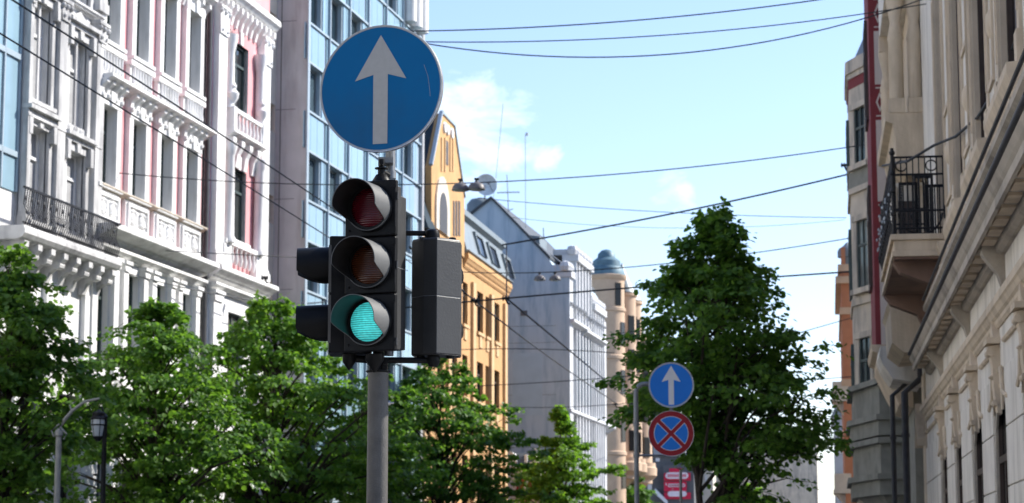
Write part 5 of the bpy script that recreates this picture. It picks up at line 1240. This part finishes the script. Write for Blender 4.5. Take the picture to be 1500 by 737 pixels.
wire('wire carrying the far pair of hanging lamps', ((625,394,84),(800,399,80),(1262,346,80)), 0.02)
wire('wire from the lower black insulator across the dome tower', ((590,451,62),(742,437,62),(1310,394,62)), 0.026)
wire('thin wire low across the grey gable wall', ((560,520,96),(760,511,96),(900,517,96)), 0.02)
wire('wire across the gable wall just above the young tree', ((640,568,98),(800,560,98),(960,548,98)), 0.02)
wire('lowest wire in front of the gable wall', ((650,590,98),(780,597,98),(960,586,98)), 0.016)
wire('short wire sloping up between the big tree and bay window house', ((1130,500,70),(1190,482,70),(1300,452,70)), 0.014)
wire('wire reaching the low grey balconies from the big tree', ((1100,560,70),(1190,556,70),(1310,541,66)), 0.014)
wire('dark wire crossing behind the blue tower building and signal heads', ((150,362,62),(330,372,64),(600,370,84)), 0.016)
wire('low dark wire across the white first floor pilasters', ((150,390,60),(300,428,66),(500,437,80)), 0.016)
G2 = 'trolley wires running along the street'
wire('upper trolley wire running down past the pink house', ((-60,-50,24),(290,175,34),(640,414,68)), 0.013, G2)
wire('lower trolley wire running down past the pink house', ((-60,12,25),(290,228,36),(640,450,72)), 0.012, G2)
wire('trolley wire falling away from the lower insulator', ((742,437,62),(890,560,100),(960,618,150)), 0.028, G2)
wire('trolley wire falling away in front of the orange facade', ((600,362,48),(696,441,62),(905,592,110)), 0.024, G2)
h0, h1 = Vector(at(742,360,66)), Vector(at(742,437,64))
o = MB().tube([h0,(h0+h1)/2,h1], 0.02, 6).build('wire_hanger', M['wire'], None, smooth=True); tag(o, 'vertical hanger rod between the slanting wire and the lower insulator', 'hanger')
def insulator(px,py,D,label):
    x,y,z = at(px,py,D); m = MB(); m.tube([(-0.11,0,0),(0.11,0,0)], 0.04, 8)
    for q in (-0.08,0,0.08): m.lathe([(0.03,-0.02),(0.08,-0.012),(0.08,0.012),(0.03,0.02)], 12, (q,0,0), 'x')
    m.tube([(0,0,0),(0.05,0,-0.15),(0.12,0,-0.17)], 0.03, 6)
    o = m.build('insulator', M['iron'], None, smooth=True, loc=(x,y,z)); tag(o, label, 'insulator', 'insulators on the overhead wires')
insulator(741,437,62,'black insulator at the foot of the hanger rod, before the gable wall')
insulator(695,440,62,'black insulator in front of the orange facade')
insulator(388,407,70,'small black insulator by the white pilasters of the end bay')
insulator(1237,242,66,'black insulator on the slanting wire near the bay window')
insulator(901,592,112,'small insulator before the beige tower house, low among the wires')
def shade(px, py, D, label, w):
    x,y,z = at(px,py,D); r = empty('hanging_lamp', (x,y,z), 0, label, 'street lamp', 'lamps hanging over the street')
    m = MB(); m.lathe([(0.001,0.62*w),(0.18*w,0.6*w),(0.22*w,0.46*w),(0.62*w,0.34*w),(0.86*w,0.1*w),(1.0*w,-0.3*w),(1.0*w,-0.4*w),(0.95*w,-0.4*w),(0.8*w,0.0)], 24); m.build('lamp_shade', M['lamp_shade'], r, smooth=True)
    m = MB(); m.lathe([(0.88*w,-0.36*w),(0.6*w,-0.5*w),(0.001,-0.54*w)], 20); m.build('lamp_glass', M['lamp_glass'], r, smooth=True)
    m = MB(); m.tube([(0,0,0.58*w),(0,0,0.8*w)], 0.03, 6); m.box(-0.06,0.06,-0.04,0.04,0.72*w,0.95*w); m.build('suspension_clamp', M['iron'], r)
shade(674.5,274,57.9,'lamp of the near hanging pair that overlaps the orange gable',0.24)
shade(698,273,57.9,'lamp of the near hanging pair that overlaps the satellite dish',0.24)
shade(790.5,407,79.9,'lamp of the far hanging pair wholly before the grey gable wall',0.225)
shade(813,407,79.9,'lamp of the far hanging pair at the white house corner',0.225)

# ------------------------------------------------------------------ roof aerials
dx, dy, dz = at(712,271,129.5)
ds = empty('satellite_dish', (dx,dy,dz), R(18), 'pale round mesh dish on the roof behind the hanging lamps', 'dish')
m = MB(); m.lathe([(0.66,-0.1),(0.5,0.06),(0.3,0.15),(0.001,0.2),(0.001,0.22),(0.3,0.17),(0.5,0.08),(0.67,-0.09),(0.66,-0.1)], 32, (0,0,0), 'y'); m.build('reflector', M['dish'], ds, smooth=True)
m = MB(); m.tube([(0,0.2,0),(0,0.45,-0.2),(0,0.45,-1.6)], 0.05, 8); m.build('mast', M['tower_metal'], ds, smooth=True)
m = MB(); m.tube([(0.4,0,-0.35),(0.1,-0.6,-0.05)], 0.025, 6); m.lathe([(0.001,-0.7),(0.08,-0.68),(0.08,-0.55),(0.001,-0.54)], 10, (0.05,0,0), 'y'); m.build('feed_arm', M['tower_metal'], ds, smooth=True)
m = MB(); cx_, cy_, cz_ = at(704,302,131); m.lathe([(0.9,-0.9),(0.85,0.1),(0.6,0.4),(0.001,0.55)], 20); o = m.build('roof_ventilator', M['slate'], None, smooth=True, loc=(cx_,cy_,cz_)); tag(o, 'small rounded metal roof hood under the dish', 'roof hood')
def mast(label, pts, D, r, extra=None):
    P_ = [Vector(at(px,py,D)) for px,py in pts]
    m = MB().tube(P_, r, 6)
    if extra: extra(m, P_)
    o = m.build('roof_aerial', M['steel_rim'], None, smooth=True); tag(o, label, 'aerial', 'aerials on the gable roof')
mast('tall leaning thin rod aerial near the satellite dish', ((737,152),(727,255),(722,296)), 132, 0.022)
def whitetip(m, P_): m.lathe([(0.001,-0.1),(0.09,-0.08),(0.09,0.1),(0.001,0.12)], 8, (P_[0].x+0.1,P_[0].y,P_[0].z))
mast('tall upright rod aerial with pale tip', ((769.5,197),(769.8,270),(770,340)), 132, 0.024, whitetip)
def yagi(m, P_):
    b_ = P_[0]; c = P_[0].lerp(P_[2],0.42); m.tube([c+Vector((-0.65,0,0)),c+Vector((0.75,0,0))], 0.03, 5)
    for q in range(6): m.tube([c+Vector((-0.6+q*0.25,-0.3,0)),c+Vector((-0.6+q*0.25,0.3,0))], 0.02, 5)
    d = P_[0].lerp(P_[2],0.85); m.tube([d+Vector((0,0,0)),d+Vector((0.3,0,0.1))], 0.03, 5)
mast('short comb shaped television aerial on the grey gable', ((742.5,256),(744,285),(745,318)), 130, 0.035, yagi)
mast('small stub aerial beside the roof light', ((796,334),(796.5,350),(797,366)), 131, 0.04)
# black cable looping along the near right facade
cp_ = [at(1292,243,49)]+[at(*q) for q in ((1330,236,34),(1368,213,33.5),(1400,200,32.5),(1432,172,30.5),(1446,150,29.2),(1463,122,27.6),(1480,80,26.4),(1500,25,25.2),(1530,-40,23.8))]
o = MB().tube(cp_, 0.022, 8).build('facade_cable', M['wire'], None, smooth=True); tag(o, 'black cable looping up along the pale stone facade above the balcony', 'cable')

# ================================================================== TREES
LM = {'shade': leaf_mat('lime leaf dark', (0.05,0.125,0.024), (0.135,0.265,0.045), 0.5), 'mid': leaf_mat('lime leaf', (0.044,0.12,0.021), (0.12,0.245,0.04), 0.5), 'light': leaf_mat('light lime leaf', (0.056,0.15,0.023), (0.14,0.275,0.042), 0.5), 'young': leaf_mat('young lime leaf', (0.08,0.19,0.028), (0.17,0.33,0.05), 0.48)}
LF_OUT = np.array([(0,0,0),(0.42,0.30,0.06),(0.36,0.72,0.04),(0,1.0,-0.05),(-0.36,0.72,0.04),(-0.42,0.30,0.06)])
def tree(label, px, D, prof, ytop, ybot, rad_px, seed, nspray, per, lsize, lm, stems=1, group='lime trees along the street', dx=0.0, HOLE=0.16, cut=None):
    # prof: crown radius (share of rad_px) at even steps from the crown base to its tip
    rs_ = np.random.RandomState(seed); X, Y = plan(px, D)
    H = at(px,ytop,D)[2]; zb = at(px,ybot,D)[2]; Rr = rad_px/3200*D; zb = max(zb, 1.9)
    root = empty('lime_tree', (X,Y,0), 0, label, 'tree', group)
    segs = []
    for s_ in range(stems):
        off = (s_-(stems-1)/2)*0.36; n = 12
        tr_ = [Vector((off*(0.5+0.9*min(1,i/5))+dx*(i/n)+0.07*math.sin(i*1.3+seed+s_), 0.07*math.cos(i*1.1+seed+s_), i/n*(H-0.35))) for i in range(n+1)]
        m = MB().tube(tr_, [max(0.012,(0.14 if stems == 1 else 0.095)*(H/8.5)*(1-i/n)**0.8*(1.35 if i == 0 else 1)) for i in range(n+1)], 9)
        m.build('trunk', M['bark'], root, smooth=True); segs.append(tr_)
    ph = rs_.rand(8)*6.28
    fx_ = np.linspace(0,1,len(prof))
    def env(th, f):                          # lobed outline
        lump = 1+0.16*math.sin(2*th+ph[0]+5*f)+0.13*math.sin(3*th+ph[1]-9*f)+0.13*math.sin(5*th+ph[2]+14*f)+0.15*math.sin(19*f+ph[3]+2*th)
        return Rr*float(np.interp(f,fx_,prof))*lump
    br = MB(); A, B, U = [], [], []
    k = 0
    while k < nspray:
        f = rs_.rand(); pr = float(np.interp(f,fx_,prof))
        if rs_.rand() > 0.25+0.75*pr: continue
        th = rs_.rand()*6.283; q = rs_.rand()**0.5; r = env(th,f)*q*(1+(0.34*rs_.rand()**3 if rs_.rand() < 0.5 else -0.12))
        if cut and f < cut[0] and math.cos(th) < 0.35: r *= cut[1]
        if cut: r = min(r, Rr*1.03)
        if cut and f < 0.13 and math.cos(th) < 0.45: continue
        # holes: skip sprays where a slow 3-D pattern is low
        x, y, z = r*math.cos(th), r*math.sin(th), zb+(H-zb)*f
        hole = math.sin(x*2.3+ph[4])*math.sin(y*1.9+ph[5])*math.sin(z*2.1+ph[6])
        if hole > HOLE and rs_.rand() < 0.92: continue
        x += dx*z/H
        l = (0.46+0.75*rs_.rand()**1.5)*(0.55+0.45*pr)*(0.8+0.1*Rr)
        d = Vector((math.cos(th),math.sin(th),0))*(0.5+0.6*q)+Vector((rs_.randn()*0.4,rs_.randn()*0.4,(0.75*f**3 if pr < 0.4 else 0)+0.12*rs_.randn()-0.10*q)); d.normalize()
        p0 = Vector((x,y,z))-d*l*0.5; p1 = p0+d*l+Vector((0,0,-0.10*l))
        A.append(tuple(p0)); B.append(tuple(p1)); U.append(0.55+0.9*rs_.rand())
        if k % 3 == 0:
            tr_ = segs[k % stems]; zt = max(zb*0.8, z-0.75*r-0.2); j = min(int(zt/(H-0.35)*12),11); s0 = tr_[j].lerp(tr_[j+1], min(1,zt/(H-0.35)*12-j)); md = s0.lerp(p0,0.55)+Vector((rs_.randn()*0.08,rs_.randn()*0.08,0.12*r))
            br.tube([s0, s0.lerp(md,0.6)+Vector((0,0,0.03)), md, p0.lerp(md,0.4), p0, p1], [0.014+0.013*r,0.012+0.010*r,0.010+0.007*r,0.010+0.004*r,0.009,0.004], 5)
        else: br.tube([p0,p1], [0.007,0.003], 4)
        k += 1
    br.build('branch', M['bark'], root, smooth=True)
    P0, P1, W = np.array(A), np.array(B), np.array(U); nleaf = nspray*per; W /= W.sum()
    idx = rs_.choice(len(W), nleaf, p=W); tt = rs_.rand(nleaf,1)
    dirv = P1[idx]-P0[idx]; ln_v = np.linalg.norm(dirv,axis=1,keepdims=True); dirv /= ln_v+1e-9
    lat = np.cross(dirv, np.array([0,0,1.0])); lat /= np.linalg.norm(lat,axis=1,keepdims=True)+1e-9
    wv = rs_.randn(nleaf,1)*0.20*(1.15-0.75*tt)*(ln_v+0.25)
    base = P0[idx]*(1-tt)+P1[idx]*tt + lat*wv + rs_.randn(nleaf,3)*np.array([0.035,0.035,0.05]) + np.array([0,0,-1.0])*np.abs(wv)*0.35
    ax = dirv*0.6+lat*np.sign(wv)*0.5+rs_.randn(nleaf,3)*0.45+np.array([0,0,-0.45]); ax /= np.linalg.norm(ax,axis=1,keepdims=True)
    up = np.array([0,0,1.0])+rs_.randn(nleaf,3)*0.42
    sd = np.cross(ax, up); sd /= np.linalg.norm(sd,axis=1,keepdims=True)+1e-9; nn = np.cross(sd, ax)
    sz = lsize*(0.6+0.7*rs_.rand(nleaf,1))
    V = np.zeros((nleaf,6,3))
    for k in range(6): V[:,k] = base+sz*(sd*LF_OUT[k,0]+ax*LF_OUT[k,1]+nn*LF_OUT[k,2])
    V = V.reshape(-1,3); b_ = np.arange(nleaf)[:,None]*6
    L_ = np.concatenate([b_+np.array([0,1,2,3]), b_+np.array([0,3,4,5])], axis=1).reshape(-1)
    me = bpy.data.meshes.new('crown'); me.vertices.add(len(V)); me.vertices.foreach_set('co', V.ravel()); me.loops.add(len(L_)); me.loops.foreach_set('vertex_index', L_.astype(np.int32))
    nf = nleaf*2; me.polygons.add(nf); me.polygons.foreach_set('loop_start', np.arange(0,nf*4,4,dtype=np.int32)); me.polygons.foreach_set('loop_total', np.full(nf,4,dtype=np.int32)); me.update(calc_edges=True); me.validate()
    me.materials.append(LM[lm]); link('crown', me, root)
    return root
TALL_ = [0.42,0.70,0.92,1.0,0.95,0.88,0.74,0.60,0.46,0.25,0.04]
BROAD = [0.62,0.88,0.98,1.0,0.98,0.94,0.87,0.77,0.62,0.42,0.12]
CONE = [0.9,1.0,1.0,0.93,0.8,0.66,0.52,0.38,0.25,0.13,0.03]
tree('big dark lime tree with twin trunk, behind the two round signs', 1041, 44, TALL_, 310, 728, 168, 11, 500, 60, 0.115, 'shade', stems=2, dx=0.18, HOLE=0.15, cut=(0.30,0.22))
tree('darkest tree, before the grey ornate house and cut off by the frame', 2, 43, BROAD, 360, 742, 140, 3, 310, 66, 0.125, 'shade')
tree('tree with the lantern in front of it, before the pink house', 222, 51, BROAD, 448, 742, 150, 7, 320, 66, 0.125, 'mid')
tree('lighter green broad tree beside the signal pole, before the blue office block', 400, 60, BROAD, 436, 742, 176, 21, 390, 66, 0.135, 'light')
tree('tree partly hidden by the traffic light pole', 530, 76, BROAD, 545, 750, 105, 18, 190, 56, 0.16, 'mid')
tree('tree in front of the orange house facade, its branches reaching the gable wall', 645, 88, BROAD, 525, 750, 130, 31, 300, 58, 0.17, 'mid')
tree('slender bright young tree before the white ribbed house', 822, 118, CONE, 596, 760, 82, 5, 330, 50, 0.18, 'young')
tree('small far tree just beside the bent sign post', 925, 160, BROAD, 690, 785, 48, 9, 120, 40, 0.26, 'mid')
tree('low bright tree at the street end beside the dark twin trunks', 1092, 130, BROAD, 712, 790, 55, 13, 120, 40, 0.25, 'young')

# ================================================================== LIGHT, SKY, CAMERA
SUN_EL, SUN_AZ = R(SUN_E), R(SUN_A)               # azimuth measured from +Y towards +X
sd_ = Vector((math.sin(SUN_AZ)*math.cos(SUN_EL), math.cos(SUN_AZ)*math.cos(SUN_EL), math.sin(SUN_EL)))
sl = bpy.data.lights.new('sun', 'SUN'); sl.energy = 3.8; sl.angle = R(0.53); sl.color = (1.0,0.95,0.87)
so = bpy.data.objects.new('sun', sl); COL.objects.link(so); so.rotation_euler = (-sd_).to_track_quat('-Z','Y').to_euler(); so.location = sd_*200
w = bpy.data.worlds.new('World'); scene.world = w; w.use_nodes = True; nt = w.node_tree; N, Lk = nt.nodes, nt.links
bg = N['Background']; sk = N.new('ShaderNodeTexSky'); sk.sky_type = 'NISHITA'; sk.sun_disc = False; sk.sun_elevation = SUN_EL; sk.sun_rotation = SUN_AZ
sk.air_density = 1.0; sk.dust_density = 0.4; sk.ozone_density = 2.0
bg.inputs['Strength'].default_value = SKY
tc = N.new('ShaderNodeTexCoord'); mp = N.new('ShaderNodeMapping'); mp.inputs['Scale'].default_value = (14,14,24); mp.inputs['Location'].default_value = (CLX,CLY,CLZ)
nz = N.new('ShaderNodeTexNoise'); nz.inputs['Scale'].default_value = 2.0; nz.inputs['Detail'].default_value = 9; nz.inputs['Roughness'].default_value = 0.6; nz.inputs['Distortion'].default_value = 0.5
Lk.new(tc.outputs['Generated'], mp.inputs['Vector']); Lk.new(mp.outputs['Vector'], nz.inputs['Vector'])
def math_node(op, a, b):
    m_ = N.new('ShaderNodeMath'); m_.operation = op
    for i, v in enumerate((a, b)):
        if isinstance(v, (int, float)): m_.inputs[i].default_value = v
        else: Lk.new(v, m_.inputs[i])
    return m_.outputs['Value']
cover = None                                       # a few small fair-weather clouds, each in its own part of the sky
for (px_, py_, deg, amt) in CLOUDS:
    v_ = Vector(ray(px_, py_)).normalized(); dp = N.new('ShaderNodeVectorMath'); dp.operation = 'DOT_PRODUCT'; dp.inputs[1].default_value = v_
    Lk.new(tc.outputs['Generated'], dp.inputs[0]); mr = N.new('ShaderNodeMapRange'); mr.interpolation_type = 'SMOOTHSTEP'
    mr.inputs['From Min'].default_value = math.cos(R(deg)); mr.inputs['From Max'].default_value = 1.0; mr.inputs['To Max'].default_value = amt
    Lk.new(dp.outputs['Value'], mr.inputs['Value'])
    cover = mr.outputs['Result'] if cover is None else math_node('MAXIMUM', cover, mr.outputs['Result'])
dens = math_node('ADD', math_node('MULTIPLY', nz.outputs['Fac'], 1.5), math_node('SUBTRACT', cover, 1.15))
rp = N.new('ShaderNodeValToRGB'); rp.color_ramp.elements[0].position = 0.02; rp.color_ramp.elements[1].position = 0.55
Lk.new(dens, rp.inputs['Fac'])
mx = N.new('ShaderNodeMixRGB'); mx.inputs['Color2'].default_value = (7.6,7.9,8.2,1)
tn = N.new('ShaderNodeMixRGB'); tn.blend_type = 'MULTIPLY'; tn.inputs['Fac'].default_value = 1.0; tn.inputs['Color2'].default_value = (0.93,0.90,0.98,1)
Lk.new(sk.outputs['Color'], tn.inputs['Color1']); Lk.new(tn.outputs['Color'], mx.inputs['Color1'])
Lk.new(math_node('MULTIPLY', rp.outputs['Color'], 0.68), mx.inputs['Fac']); Lk.new(mx.outputs['Color'], bg.inputs['Color'])
cam = bpy.data.cameras.new('camera'); co_ = bpy.data.objects.new('camera', cam); COL.objects.link(co_)
co_.location = (0,0,EYE)
co_.rotation_euler = Matrix((RT, UP, tuple(-f for f in FW))).transposed().to_euler()
cam.sensor_width = 36; cam.lens = F/1500*36; cam.clip_start = 0.1; cam.clip_end = 5000
cam.dof.use_dof = True; cam.dof.focus_distance = 11.62; cam.dof.aperture_fstop = 6.5; cam.dof.aperture_blades = 9
scene.camera = co_
vs_ = scene.view_settings; vs_.view_transform = 'Standard'; vs_.look = 'None'; vs_.exposure = EXPO; vs_.gamma = 1; vs_.use_curve_mapping = False
scene.render.engine = 'CYCLES'; scene.cycles.use_denoising = True; scene.cycles.max_bounces = 8; scene.cycles.transmission_bounces = 4
scene.cycles.sample_clamp_indirect = 6
